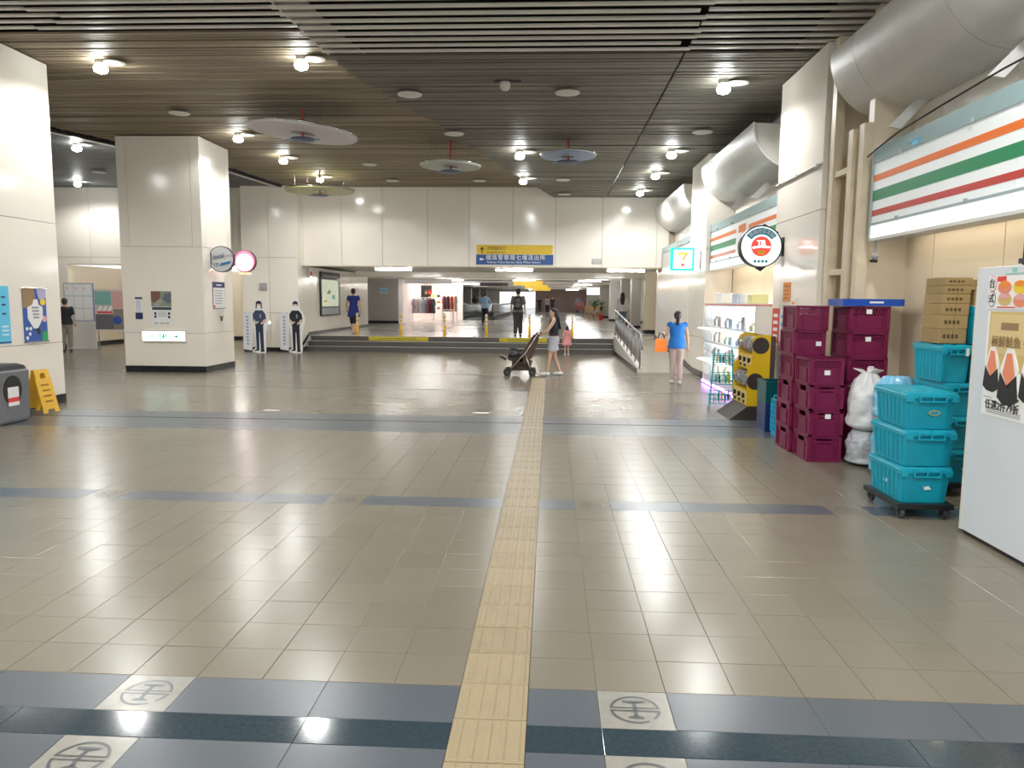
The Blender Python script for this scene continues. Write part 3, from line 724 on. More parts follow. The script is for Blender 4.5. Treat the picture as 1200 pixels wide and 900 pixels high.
for i, ch in enumerate('臺鐵便當本舖'):
    t = radians(132-17*i); q = lettering(ch, .070, P_WHT, rsg, (.222*cos(t), -.083, .222*sin(t)), (pi/2, pi/2-t, 0), align='CENTER')
lettering('TR', .11, E_RW, rsg, (0, -.083, .045), R_FRONT, align='CENTER'); part('white_swoosh', MB().prism([(-.13, -.01), (.0, .01), (.13, -.005), (.12, -.025), (.0, -.012), (-.12, -.03)], -.084, -.079, 'y'), E_RW, rsg)
part('yellow_dot', MB().prism([(-.06, -.06), (.06, -.06), (.03, -.12), (-.03, -.12)], -.084, -.079, 'y'), P_YEL, rsg)
for k in range(4): part('lower_mark', MB().box(-.10+.055*k, -.065+.055*k, -.084, -.079, -.235, -.20), P_TEAL, rsg)
# square green lit sign
E_G7 = mat('lit_green', (.02, .6, .35), .4, emit=(.02, .75, .42), es=1.0); E_W7 = mat('lit_white', (1, 1, 1), .4, emit=(.95, 1, .97), es=1.6)
sg = thing('lit_square_sign', 'small square green framed lit sign with a numeral 7 on the far column', 'sign', (3.06, 17.6, 2.42)); sg['t'] = .08
part('case', MB().cbox(-.30, .24, -.08, .08, 0, .52, .02), E_G7, sg)
part('lit_face', MB().box(-.24, .18, -.086, -.078, .05, .47), E_W7, sg)
part('side_box', MB().box(.245, .36, -.07, .07, .02, .50), E_W7, sg)
part('numeral_top', MB().prism([(-.14, .42), (.06, .42), (.06, .35), (-.14, .35)], -.090, -.084, 'y'), mat('lit_yellow', (1, .7, .1), .4, emit=(1, .72, .1), es=.9), sg)
part('numeral_leg', MB().prism([(.06, .42), (.11, .42), (.0, .24), (-.07, .24)], -.0905, -.0845, 'y'), mat('lit_orange7', (1, .25, .1), .4, emit=(1, .28, .08), es=.9), sg)
part('small_square', MB().box(-.07, .01, -.090, -.084, .10, .17), mat('lit_red7', (1, .1, .1), .4, emit=(1, .12, .10), es=.7), sg)
part('mount', MB().box(.36, .39, -.04, .04, .05, .45), M_DGREY, sg)
# ================================================================ CEILING LAMPS AND FITTINGS
def lamp_proto():
    o = thing('ceiling_lamp', 'lit round white downlight with a pale disc on the slatted ceiling', 'ceiling lamp', (0, 0, 0), 0, 'lit ceiling downlights')
    part('disc', MB().lathe((.22, 0, -.05), [(.03, -.02), (.145, -.010), (.15, 0), (.03, .010)], 20), M_OFFW, o)
    part('housing', MB().lathe((0, 0, -.10), [(.07, 0), (.085, .03), (.07, .12)], 16), M_OFFW, o)
    part('bulb', MB().lathe((0, 0, -.21), [(.02, 0), (.085, .025), (.105, .07), (.08, .11)], 16), M_BULB, o, True)
    ld = bpy.data.lights.new('lamp_light', 'SPOT'); ld.spot_size = radians(168); ld.spot_blend = .42; ld.energy = LAMP_W; ld.color = (1, 1, .98); ld.shadow_soft_size = .10
    q = bpy.data.objects.new('lamp_light', ld); COL.objects.link(q); q.parent = o; q.location = (0, 0, -.30)
    return o
lp = lamp_proto(); used = False
LAMPS = [(*at_z(px, py, ZL-.12)[:2], ZL) for px, py in ((118,79),(353,75),(279,162),(332,188),(375,210),(90,173),(91,219))]
LAMPS = [(x*min(1, 22.9/y), min(y, 22.9), z) for x, y, z in LAMPS]
LAMPS += [(*at_z(px, py, ZR-.12)[:2], ZR) for px, py in ((848,103),(787,181),(768,206),(750,226),(609,182),(613,212))]
hall = [(x, y, ZL if x < -3.2 else ZR) for y in (5.2, 1.2, -2.8, -7, -11) for x in (-7.0, -3.9, -.75, 2.7)]
hall += [(-11.5, 11.5, ZL-.03), (-15, 15, ZL-.03), (-15, 9, ZL-.03), (-12, 3, ZL)]
for i, (x, y, z) in enumerate(LAMPS+hall):
    o = lp if i == 0 else dup(lp, (x, y, z))
    o.location = (x, y, z)
    o['label'] = ('lit downlight on the lower grey ceiling along the shop signs' if x > 2 else 'lit downlight on the lower grey ceiling in the middle of the hall' if z == ZR else 'lit downlight on the brown ceiling beside the left-hand columns' if -8.5 < x < -5.5 else 'lit downlight on the brown ceiling just left of the ceiling drop line' if x > -5.5 else 'lit downlight on the ceiling beyond the broad column')
sp_ = thing('ceiling_disc', 'unlit pale round disc fitting on the slatted ceiling', 'ceiling fitting', (0, 0, 0), 0, 'unlit ceiling discs')
part('disc', MB().lathe((0, 0, -.06), [(.03, -.02), (.19, -.006), (.195, .004), (.03, .012)], 20), M_OFFW, sp_)
part('stem', MB().cyl((0, 0, -.05), (0, 0, .05), .015, 8), M_DGREY, sp_)
first = True
for px, py, z in ((480,111,ZR),(665,109,ZR),(823,155,ZR),(532,157,ZR),(210,133,ZL),(660,211,ZR),(661,228,ZR),(433,193,ZL),(460,212,ZL),(562,212,ZL),(116,202,ZL-.03)):
    P = at_z(px, py, z-.06); 
    if P.y > YB-.3: P = P*((YB-.4)/P.y)
    o = sp_ if first else dup(sp_, (P.x, P.y, z)); o.location = (P.x, P.y, z); first = False
P = at_z(592, 101, ZR-.08)
dc = thing('dome_camera', 'white dome security camera on the slatted ceiling', 'camera', (P.x, P.y, ZR))
part('mount', MB().box(-.16, .24, -.03, .03, -.03, .01), M_DGREY, dc); part('dome', MB().lathe((0, 0, -.15), [(.01, 0), (.05, .012), (.075, .05), (.08, .10), (.07, .13)], 18), M_OFFW, dc, True)
# hanging disc mobiles
def mobile(label, px, py, z, r, m, tilt, hole, zc):
    P = at_z(px, py, z)
    o = thing('hanging_disc', label, 'mobile', (P.x, P.y, z))
    n = 40; mb = MB(); hr = hole
    def rg(R_, zz): return [Vector((R_*cos(2*pi*k/n), R_*sin(2*pi*k/n), zz)) for k in range(n)]
    T = Matrix.Rotation(tilt, 4, 'Y') @ Matrix.Rotation(radians(.5), 4, 'X')
    r1 = [rg(hr, -.012), rg(r, -.012), rg(r, .012), rg(hr, .012), rg(hr, -.012)]
    mb.loft([[T @ p for p in q] for q in r1], cap=False); part('disc', mb, m, o)
    rm = MB().tube([T @ Vector((r*1.0*cos(2*pi*k/n), r*1.0*sin(2*pi*k/n), .03)) for k in range(n+1)], .018, 6); part('rim', rm, M_STEEL, o, True)
    part('rod', MB().cyl((0, 0, -.10), (0, 0, zc-z), .022, 8), mat('rod_red', (.45, .05, .03), .4), o)
    hb = mat('hub_blue', (.03, .05, .12), .35)
    part('upper_hub', MB().lathe((0, 0, .07), [(.02, -.03), (.17, -.012), (.18, .012), (.02, .05)], 18), hb, o)
    part('lower_hub', MB().lathe((0, 0, -.12), [(.02, -.03), (.22, -.012), (.23, .012), (.02, .04)], 18), hb, o)
    part('propeller', MB().hexa([(-.32,-.05,-.13),(.32,-.03,-.125),(.32,.03,-.125),(-.32,.05,-.13)], [(-.32,-.05,-.115),(.32,-.03,-.11),(.32,.03,-.11),(-.32,.05,-.115)]), mat('blade_teal', (.10, .24, .28), .35), o)
    for k in range(4):
        a = pi/4+k*pi/2; p = T @ Vector((r*.8*cos(a), r*.8*sin(a), .01)); part('wire', MB().cyl(p, (p.x, p.y, zc-z), .005, 5), M_STEEL, o)
    return o
mobile('large lilac white hanging disc with propeller hub near the broad column', 355, 156, 4.86, 1.02, mat('disc_lilac', (.62, .58, .62), .4), radians(5), .24, ZL)
mobile('pale grey hanging disc below the ceiling drop line', 528, 195, 4.72, .68, mat('disc_grey', (.50, .52, .48), .4), radians(1), .16, ZL)
mobile('blue hanging disc with red rod near the lamps', 666, 183, 4.62, .56, mat('disc_blue', (.34, .42, .62), .4), radians(0), .13, ZR)
mobile('olive yellow hanging disc close to the end wall', 375, 224, 4.72, .95, mat('disc_olive', (.42, .42, .14), .4), radians(0), .2, ZL)
# ================================================================ RIGHT: LIT DISPLAY CABINET
E_KI = mat('display_lit_back', (1, 1, 1), .5, emit=(.93, .94, 1), es=13)
KX0, KX1, KY0, KY1, KZ = 3.28, 3.98, 12.15, 16.1, 1.69
ki = thing('display_cabinet', 'brightly lit white shop display cabinet between the right-hand columns', 'display cabinet', ((KX0+KX1)/2, (KY0+KY1)/2, 0))
hx, hy = (KX1-KX0)/2, (KY1-KY0)/2
part('base', MB().box(-hx, hx, -hy, hy, .06, .22), M_WHITE, ki); part('plinth', MB().box(-hx+.05, hx-.05, -hy+.05, hy-.05, 0, .06), M_BLACK, ki)
part('side_panel', MB().box(-hx, hx, -hy, -hy+.04, .22, KZ-.06), M_WHITE, ki); part('side_panel', MB().box(-hx, hx, hy-.04, hy, .22, KZ-.06), M_WHITE, ki)
part('lit_back', MB().box(hx-.03, hx, -hy+.04, hy-.04, .22, KZ-.06), E_KI, ki)
part('top', MB().box(-hx, hx, -hy, hy, KZ-.06, KZ), M_WHITE, ki)
part('red_edge', MB().box(-hx-.006, -hx, -hy, hy, KZ-.035, KZ-.02).box(-hx, hx, -hy-.006, -hy, KZ-.035, KZ-.02), P_RED, ki)
for z in (.55, .88, 1.20):
    part('shelf', MB().box(-hx+.02, hx-.03, -hy+.04, hy-.04, z, z+.02), M_WHITE, ki)
for yy in (-.66, .66): part('mullion', MB().box(-hx, -hx+.03, yy*hy-.012, yy*hy+.012, .22, KZ-.06), M_WHITE, ki)
part('glass', MB().box(-hx+.004, -hx+.010, -hy+.04, hy-.04, .22, KZ-.06), M_GLASS, ki)
part('violet_light', MB().box(-hx-.012, -hx, -hy+.3, hy, .03, .07), mat('violet_led', (.6, .3, 1), .4, emit=(.50, .22, 1), es=16.0), ki)
for z in (.52, 1.16):
    part('tray', MB().prism([(-hx-.17, hy-.2), (-hx-.02, hy-.02), (-hx-.02, -.2), (-hx-.12, .2)], z, z+.02), mat('lit_tray', (1, 1, 1), .4, emit=(.95, .93, 1), es=1.1), ki)
random.seed(3)
cols = [C('pack_cream', .8, .76, .5), C('pack_lilac', .66, .64, .78), P_WHT, C('pack_ice', .6, .75, .85), C('pack_blush', .8, .62, .62), P_WHT, C('pack_mint', .6, .78, .66), P_WHT]
kk = 0
for z, lv in ((.22, 'bottom'), (.57, 'second'), (.90, 'third'), (1.22, 'top')):
    for j in range(8):
        yy = KY0+.25+j*.47; hh = random.uniform(.14, .24); wd = random.uniform(.16, .28); kk += 1
        nm = ['toy_box', 'snack_pack'][j % 2]
        o = thing(nm, ('boxed toy' if j % 2 == 0 else 'soft snack pack')+f' on the {lv} shelf of the lit display cabinet', 'box' if j % 2 == 0 else 'packet', (KX0+.22, yy+wd/2, z), 0, f'goods on the {lv} shelf of the lit cabinet')
        if j % 2 == 0:
            part('carton', MB().cbox(-.07, .07, -wd/2, wd/2, 0, hh, .006), random.choice(cols), o); part('front_label', MB().box(-.072, -.070, -wd*.35, wd*.35, hh*.3, hh*.7), random.choice(cols), o)
        else:
            part('pouch', MB().loft([[(-t_, -wd/2, zz), (t_, -wd/2, zz), (t_, wd/2, zz), (-t_, wd/2, zz)] for zz, t_ in ((0, .05), (hh*.5, .06), (hh*.9, .015), (hh, .01))]), random.choice(cols), o)
for j, (yy, wd, hh, m, lbl) in enumerate(((15.2, .42, .20, P_WHT, 'white carton'), (13.9, .34, .17, C('pale_blue_box', .5, .6, .75), 'pale blue carton'), (13.35, .30, .16, P_WHT, 'plain low carton'), (12.85, .28, .15, C('pale_yellow_box', .75, .72, .35), 'pale yellow carton'))):
    o = thing('carton', f'{lbl} on top of the lit display cabinet', 'box', (KX0+.22, yy, KZ)); part('carton_body', MB().cbox(-.14, .14, -wd/2, wd/2, 0, hh, .005), m, o); part('tape', MB().box(-.02, .02, -wd/2, wd/2, hh, hh+.002), P_GRY, o)
# ---- posters on the near column, hall side
for i, (ya, yb, za, zb, m, m2, lbl) in enumerate(((11.45, 11.80, 1.10, 1.62, P_RED, P_WHT, 'red and white vertical notice'), (10.98, 11.32, 1.72, 2.0, P_ORG, P_BRN, 'small orange square notice'), (10.72, 10.95, 1.40, 1.78, P_WHT, P_ORG, 'small white notice with orange top'), (11.1, 11.42, 1.05, 1.62, P_WHT, P_CYAN, 'white menu sheet with blue lines'), (11.45, 11.82, .80, 1.08, P_WHT, P_RED, 'white flyer with red marks'))):
    p = board('notice', lbl+' on the tall column behind the crates', 'notice', (XR-.002, (ya+yb)/2, za), RZ_RIGHTWALL, yb-ya, zb-za, .004, m)
    hh = zb-za; ww = yb-ya
    for k in range(4): patch(p, -ww*.3, ww*.3, hh*(.14+.2*k), hh*(.24+.2*k), m2, 'line')
# ================================================================ CAPSULE VENDING MACHINE
M_GY = mat('capsule_yellow', (.78, .50, .01), .35)
gm = thing('capsule_machine', 'yellow two-tier capsule toy machine beside the lit cabinet', 'vending machine', (3.06, 11.36, 0), radians(0))
GL = .42
M_DRUM = mat('clear_drum', (.75, .78, .80), .08, trans=.75, ior=1.2)
part('base', MB().prism([(-.42, 0), (.20, 0), (.20, .20), (-.16, .20)], -GL, GL, 'y'), mat('machine_base', (.045, .035, .03), .6), gm)
for s in (-1, 1):
    y0 = s*GL-(.03 if s > 0 else 0)
    part('side_panel', MB().prism([(-.18, .20), (.13, .20), (.13, 1.24), (-.06, 1.24), (-.12, 1.20), (-.12, .84), (-.18, .78)], y0, y0+.03, 'y'), M_GY, gm)
part('back_panel', MB().box(.13, .20, -GL, GL, .20, 1.22), mat('machine_back', (.07, .035, .03), .5), gm)
for z0, dx in ((.20, -.17), (.72, -.11)):
    part('front_panel', MB().box(dx, .13, -GL+.03, GL-.03, z0, z0+.22), M_GY, gm)
    part('shelf_top', MB().box(dx, .13, -GL+.03, GL-.03, z0+.22, z0+.235), M_GY, gm)
    pr_ = MB()
    for k in range(3):
        yy = -.25+.25*k
        dr = MB().cyl((dx+.10, yy-.115, z0+.365), (dx+.10, yy+.115, z0+.365), .125, 20); part('capsule_drum', dr, M_DRUM, gm, True)
        dp = part('dispenser_plate', MB().box(dx-.006, dx, yy-.10, yy+.10, z0+.02, z0+.205), mat('plate_cream', (.8, .62, .25), .5), gm)
        part('knob', MB().cyl((dx-.03, yy, z0+.14), (dx-.006, yy, z0+.14), .035, 12).box(dx-.04, dx-.03, yy-.008, yy+.008, z0+.10, z0+.18), M_BLACK, dp)
        part('chute', MB().box(dx-.02, dx-.006, yy-.04, yy+.04, z0+.03, z0+.075), M_BLACK, dp)
        for q_ in range(6):
            a = q_*1.05+k; part('capsule', MB().ell((dx+.10+.055*cos(a), yy+.06*sin(a*2.3), z0+.345+.055*sin(a)), .038, .038, .038, 10, 6), random.choice([P_RED, P_WHT, P_GRY, P_BLK, P_BRN]), gm, True)
    for yy in (-GL+.002, GL-.002):
        part('drum_end', MB().cyl((dx+.10, yy-.012, z0+.365), (dx+.10, yy+.012, z0+.365), .12, 20), mat('drum_end', (.05, .04, .04), .3), gm)
part('red_line', MB().box(-.124, -.118, -.3, .3, .66, .675), P_RED, gm)
# ---- teal wire racks beside it
M_TEALW = mat('teal_wire', (.04, .38, .40), .4)
wk = thing('wire_rack', 'teal wire rack of baskets with goods between cabinet and capsule machine', 'rack', (2.87, 12.45, 0), radians(-12))
for x in (-.17, .17):
    for yy in (-.22, .22): part('leg', MB().tube([(x*1.15, yy*1.15, 0), (x*.8, yy*.8, .95)], .011, 6), M_TEALW, wk)
for z, s in ((.07, 1.12), (.38, 1.0), (.70, .9)):
    b_ = MB()
    for zz in (z, z+.07, z+.15):
        X_, Y_ = .19*s, .24*s
        b_.tube([(-X_, -Y_, zz), (X_, -Y_, zz), (X_, Y_, zz), (-X_, Y_, zz), (-X_, -Y_, zz)], .008, 5)
    for k in range(6):
        t = -.19*s+.38*s*k/5; b_.tube([(t, -.24*s, z+.15), (t, -.24*s, z), (t, .24*s, z), (t, .24*s, z+.15)], .005, 5)
    part('basket', b_, M_TEALW, wk)
random.seed(5)
for z, lv in ((.08, 'lowest'), (.39, 'middle'), (.71, 'upper')):
    for k in range(5):
        x = -.10+.05*k; yy = random.uniform(-.10, .10); h_ = random.uniform(.12, .2)
        c, s = cos(radians(-12)), sin(radians(-12))
        o = thing('snack_packet', f'small packet standing in the {lv} basket of the teal wire rack', 'packet', (2.87+c*x-s*yy, 12.45+s*x+c*yy, z), radians(-12), f'packets in the {lv} wire basket')
        part('pouch', MB().loft([[(-t_, -.08, zz), (t_, -.08, zz), (t_, .08, zz), (-t_, .08, zz)] for zz, t_ in ((0, .012), (h_*.5, .02), (h_*.92, .006), (h_, .004))]), [P_WHT, P_GRN, P_YEL, P_TEAL, M_DGREY][(k+int(z*10)) % 5], o)
# ---- dark blue bin and cyan mesh crate
M_NBL = mat('navy_plastic', (.01, .035, .16), .3, trans=0, var=.3, vscale=5); M_DTL = mat('dark_teal_plastic', (.0, .10, .11), .3)
nb = thing('plastic_bin', 'tall dark blue and green plastic bin beside the purple crates', 'bin', (3.06, 10.15, 0))
def openbox(mb, wx, wy, h, t=.02, z0=0, tp=0):
    mb.box(-wx/2, wx/2, -wy/2, wy/2, z0, z0+t)
    for a in ((-1, 0), (1, 0), (0, -1), (0, 1)):
        if a[0]: mb.hexa(*[[(a[0]*(wx/2-t*(.5-s)+tp*k), yq*(wy/2+tp*k), z0+zz) for s, yq in ((0-.5+.5, -1), (1, -1), (1, 1), (0, 1))] for k, zz in ((0, 0), (1, h))])
        else: mb.hexa(*[[(xq*(wx/2+tp*k), a[1]*(wy/2-t*(.5-s)+tp*k), z0+zz) for xq, s in ((-1, 0), (1, 0), (1, 1), (-1, 1))] for k, zz in ((0, 0), (1, h))])
    return mb
part('tub', openbox(MB(), .36, .40, .38, .02), M_NBL, nb)
part('upper_tub', openbox(MB(), .37, .41, .26, .02, .38), M_DTL, nb)
part('rim', MB().box(-.20, .20, -.22, -.19, .64, .67).box(-.20, .20, .19, .22, .64, .67).box(-.20, -.17, -.19, .19, .64, .67).box(.17, .20, -.19, .19, .64, .67), M_DTL, nb)
for k in range(5): part('rib', MB().box(-.15+.075*k-.008, -.15+.075*k+.008, -.212, -.198, .03, .62), M_NBL, nb)
M_CYN = mat('cyan_plastic', (.02, .36, .55), .35)
mc = thing('mesh_crate', 'cyan lattice crate leaning beside the purple crates', 'crate', (3.06, 9.62, 0))
part('rim', MB().tube([(-.16, -.15, .40), (-.13, -.16, .50), (.13, -.16, .50), (.16, -.15, .40), (.16, -.15, .06), (-.16, -.15, .06), (-.16, -.15, .40)], .018, 6), M_CYN, mc)
part('rim', MB().tube([(-.16, .15, .40), (-.13, .15, .50), (.13, .15, .50), (.16, .15, .40), (.16, .15, .06), (-.16, .15, .06), (-.16, .15, .40)], .018, 6), M_CYN, mc)
lt = MB()
for k in range(7):
    z = .06+.068*k; lt.tube([(-.16, -.15, z), (-.16, .15, z)], .012, 5); lt.tube([(-.16, -.155, z), (.16, -.155, z)], .012, 5)
for k in range(6):
    yy = -.15+.06*k; lt.tube([(-.165, yy, .06), (-.165, yy, .46)], .011, 5); lt.tube([(-.16+.064*k, -.16, .06), (-.16+.064*k, -.16, .46)], .011, 5)
part('lattice', lt, M_CYN, mc); part('floor_panel', MB().box(-.16, .16, -.15, .15, .0, .06), M_CYN, mc)
# ================================================================ PURPLE CRATES
M_PUR = mat('purple_plastic', (.17, .008, .055), .38, var=.12, vscale=9); M_PURD = mat('purple_recess', (.05, .003, .02), .5)
def crate(wx, wy, h, lattice):
    o = thing('crate', '', 'crate')
    bd = MB(); t = .014
    zt = h*.62 if lattice else h*.70
    bd.box(-wx/2+.01, wx/2-.01, -wy/2+.01, wy/2-.01, .0, .02)
    for s in (-1, 1):
        bd.box(-wx/2+.012, wx/2-.012, s*(wy/2-.018)-t/2, s*(wy/2-.018)+t/2, .02, zt)
        bd.box(s*(wx/2-.018)-t/2, s*(wx/2-.018)+t/2, -wy/2+.012, wy/2-.012, .02, zt)
    part('body', bd, M_PUR, o)
    for nm_, z0, z1 in (('bottom_rim', 0, .022), ('top_rim', h-.026, h-.002)):
        part(nm_, MB().box(-wx/2, wx/2, -wy/2, -wy/2+.03, z0, z1).box(-wx/2, wx/2, wy/2-.03, wy/2, z0, z1).box(-wx/2, -wx/2+.03, -wy/2+.03, wy/2-.03, z0, z1).box(wx/2-.03, wx/2, -wy/2+.03, wy/2-.03, z0, z1), M_PUR, o)
    for sx_ in (-1, 1):
        for sy_ in (-1, 1): part('corner_post', MB().box(sx_*wx/2-(.04 if sx_ > 0 else 0), sx_*wx/2+(.04 if sx_ < 0 else 0), sy_*wy/2-(.04 if sy_ > 0 else 0), sy_*wy/2+(.04 if sy_ < 0 else 0), .0, h-.004), M_PUR, o)
    up = MB()
    if lattice:
        n = 12
        for s in (-1, 1):
            for k in range(n):
                a = -wx/2+.03+(wx-.06)*k/n; b = a+(wx-.06)/n*1.6
                for p, q_ in ((a, b), (b, a)):
                    up.hexa([(p-.006, s*(wy/2-.018)-.005, zt), (p+.006, s*(wy/2-.018)-.005, zt), (p+.006, s*(wy/2-.018)+.005, zt), (p-.006, s*(wy/2-.018)+.005, zt)], [(q_-.006, s*(wy/2-.018)-.005, h-.02), (q_+.006, s*(wy/2-.018)-.005, h-.02), (q_+.006, s*(wy/2-.018)+.005, h-.02), (q_-.006, s*(wy/2-.018)+.005, h-.02)])
            for k in range(14):
                a = -wy/2+.03+(wy-.06)*k/14; b = a+(wy-.06)/14*1.6
                for p, q_ in ((a, b), (b, a)):
                    X_ = s*(wx/2-.018)
                    up.hexa([(X_-.005, p-.006, zt), (X_+.005, p-.006, zt), (X_+.005, p+.006, zt), (X_-.005, p+.006, zt)], [(X_-.005, q_-.006, h-.02), (X_+.005, q_-.006, h-.02), (X_+.005, q_+.006, h-.02), (X_-.005, q_+.006, h-.02)])
        part('lattice', up, M_PUR, o)
    else:
        for s in (-1, 1):
            for a, b in ((-wx/2+.012, -wx*.22), (wx*.22, wx/2-.012)): part('upper_panel', MB().box(a, b, s*(wy/2-.018)-t/2, s*(wy/2-.018)+t/2, zt, h-.02), M_PUR, o)
            for a, b in ((-wy/2+.012, -wy*.2), (wy*.2, wy/2-.012)): part('upper_panel', MB().box(s*(wx/2-.018)-t/2, s*(wx/2-.018)+t/2, a, b, zt, h-.02), M_PUR, o)
        part('hand_grip', MB().box(-wx*.22, wx*.22, -wy/2+.004, -wy/2+.024, h-.075, h-.045), M_PUR, o)
    for q in ((-wx/2+.07, -wx/2+.078, -wy/2, -wy/2+.012), (wx/2-.078, wx/2-.07, -wy/2, -wy/2+.012), (-wx/2, -wx/2+.012, -wy*.3, -wy*.29), (-wx/2, -wx/2+.012, wy*.29, wy*.3)): part('panel_rib', MB().box(*q, .02, zt), M_PUR, o)
    return o
CW, CD, CH = .36, .50, .279
cA = crate(CW, CD, CH, False); cB = crate(CW, CD, CH, True); cC = crate(.43, CD, CH, True)
usedc = set()
ordw = ['bottom', 'second', 'third', 'fourth', 'fifth', 'top']
def put_crate(proto, loc, rz, label, group):
    o = dup(proto, loc); o.location = loc; o.rotation_euler = (0, 0, rz); o['label'] = label; o['group'] = group; o.name = 'crate'
    return o
STK = [('front', 2.955, 8.30, 4, cA), ('rear', 2.94, 8.84, 6, cB), ('wall-side', 3.47, 8.57, 6, cC)]
for nm, x, yy, n, pr_ in STK:
    for k in range(n):
        pp = (cB if (nm == 'front' and k == 3) else cA if (nm == 'rear' and k < 3) else pr_)
        lv = 'top' if k == n-1 else ordw[k]
        desc = {'front': 'low front stack of purple crates', 'rear': 'tall stack of purple crates behind the low front stack', 'wall-side': 'purple crate stack behind the white rubbish bag'}[nm]
        o = put_crate(pp, (x+random.uniform(-.012, .012), yy+random.uniform(-.008, .008), k*CH), random.uniform(-.02, .02) if n < 6 else 0, f'purple plastic crate, {lv} of the {desc}', 'stacked purple crates')
        if nm == 'wall-side' or (nm == 'rear' and k == 4) or (nm == 'front' and k in (1, 3)):
            u = random.uniform(-.05, .12); v = random.uniform(.10, .2)
            part('label_sticker', MB().box(u, u+.06, -CD/2-.003, -CD/2+.001, v, v+.05), P_WHT, o)
def drop(root):
    for c in list(root.children_recursive): bpy.data.objects.remove(c)
    bpy.data.objects.remove(root)
for q in (cA, cB, cC): drop(q)
tr = thing('plastic_tray', 'shallow bright blue plastic tray on top of the crate stacks', 'tray', (3.50, 8.52, 6*CH+.002), 0)
M_BTR = mat('tray_blue', (.01, .07, .42), .35)
part('bottom', MB().box(-.33, .32, -.22, .22, 0, .012), M_BTR, tr)
part('rim', MB().box(-.33, .32, -.22, -.205, .012, .075).box(-.33, .32, .205, .22, .012, .075).box(-.33, -.315, -.205, .205, .012, .075).box(.305, .32, -.205, .205, .012, .075), M_BTR, tr)
part('print', MB().box(-.05, .10, -.2225, -.220, .03, .05), P_WHT, tr)
# ================================================================ PLASTIC BAGS
from mathutils import noise as mnoise
def bag(name, label, loc, rx, ry, h, m, seed, neck=.35, amp=.05, tie=True):
    o = thing(name, label, 'bag', loc)
    n, k = 48, 34; rings = []
    for i in range(k+1):
        t = i/k; z = h*t
        prof = (min(1, (t/.10)**.5) if t < .10 else 1)*(1 if t < .62 else max(neck*.35, 1-((t-.62)/.38)**1.6*(1-neck)))
        rg = []
        for j in range(n):
            a = 2*pi*j/n
            v = Vector((cos(a)*1.6, sin(a)*1.6, t*3+seed*7))
            d = mnoise.fractal(v*1.3, 1.0, 2.0, 4)*amp*2.2+abs(mnoise.noise(v*4))*amp
            r_ = prof*(1+d*1.2)
            rg.append((rx*r_*cos(a), ry*r_*sin(a), max(0, z+(d*.10 if .05 < t < 1 else 0))))
        rings.append(rg)
    part('sack', MB().loft(rings), m, o, True)
    if tie:
        tt = MB()
        for q_ in range(3):
            a = q_*2.1+seed; tt.hexa([(-.03, -.008, h*.96), (.03, -.008, h*.96), (.03, .008, h*.96), (-.03, .008, h*.96)], [(.12*cos(a)-.05, -.01+.1*sin(a), h*1.07), (.12*cos(a)+.05, -.01+.1*sin(a), h*1.05), (.12*cos(a)+.05, .01+.1*sin(a), h*1.06), (.12*cos(a)-.05, .01+.1*sin(a), h*1.08)])
        part('tied_end', tt, m, o)
    return o
M_BAGW = mat('white_plastic_film', (.78, .79, .80), .22, var=.10, vscale=5, bump=.5, bscale=14, trans=.12)
M_BAGG = mat('grey_plastic_film', (.50, .52, .55), .22, var=.25, vscale=6, bump=.5, bscale=14, trans=.1)
M_BAGB = mat('blue_plastic_film', (.22, .52, .75), .22, var=.08, vscale=6, bump=.4, bscale=14)
bag('rubbish_bag', 'large white translucent rubbish bag in front of the purple crates', (3.36, 7.98, .36), .19, .19, .62, M_BAGW, 1)
bag('rubbish_bag', 'grey crumpled rubbish bag under the large white bag', (3.36, 7.98, 0), .185, .19, .37, M_BAGG, 4, neck=.7, tie=False)
bag('rubbish_bag', 'pale blue plastic bag behind the teal totes', (3.40, 7.45, .56), .20, .15, .44, M_BAGB, 2.3, neck=.55, tie=False)
bag('rubbish_bag', 'dull blue sack under the pale blue bag', (3.40, 7.45, 0), .19, .15, .55, M_BAGB, 6, neck=.75, tie=False)
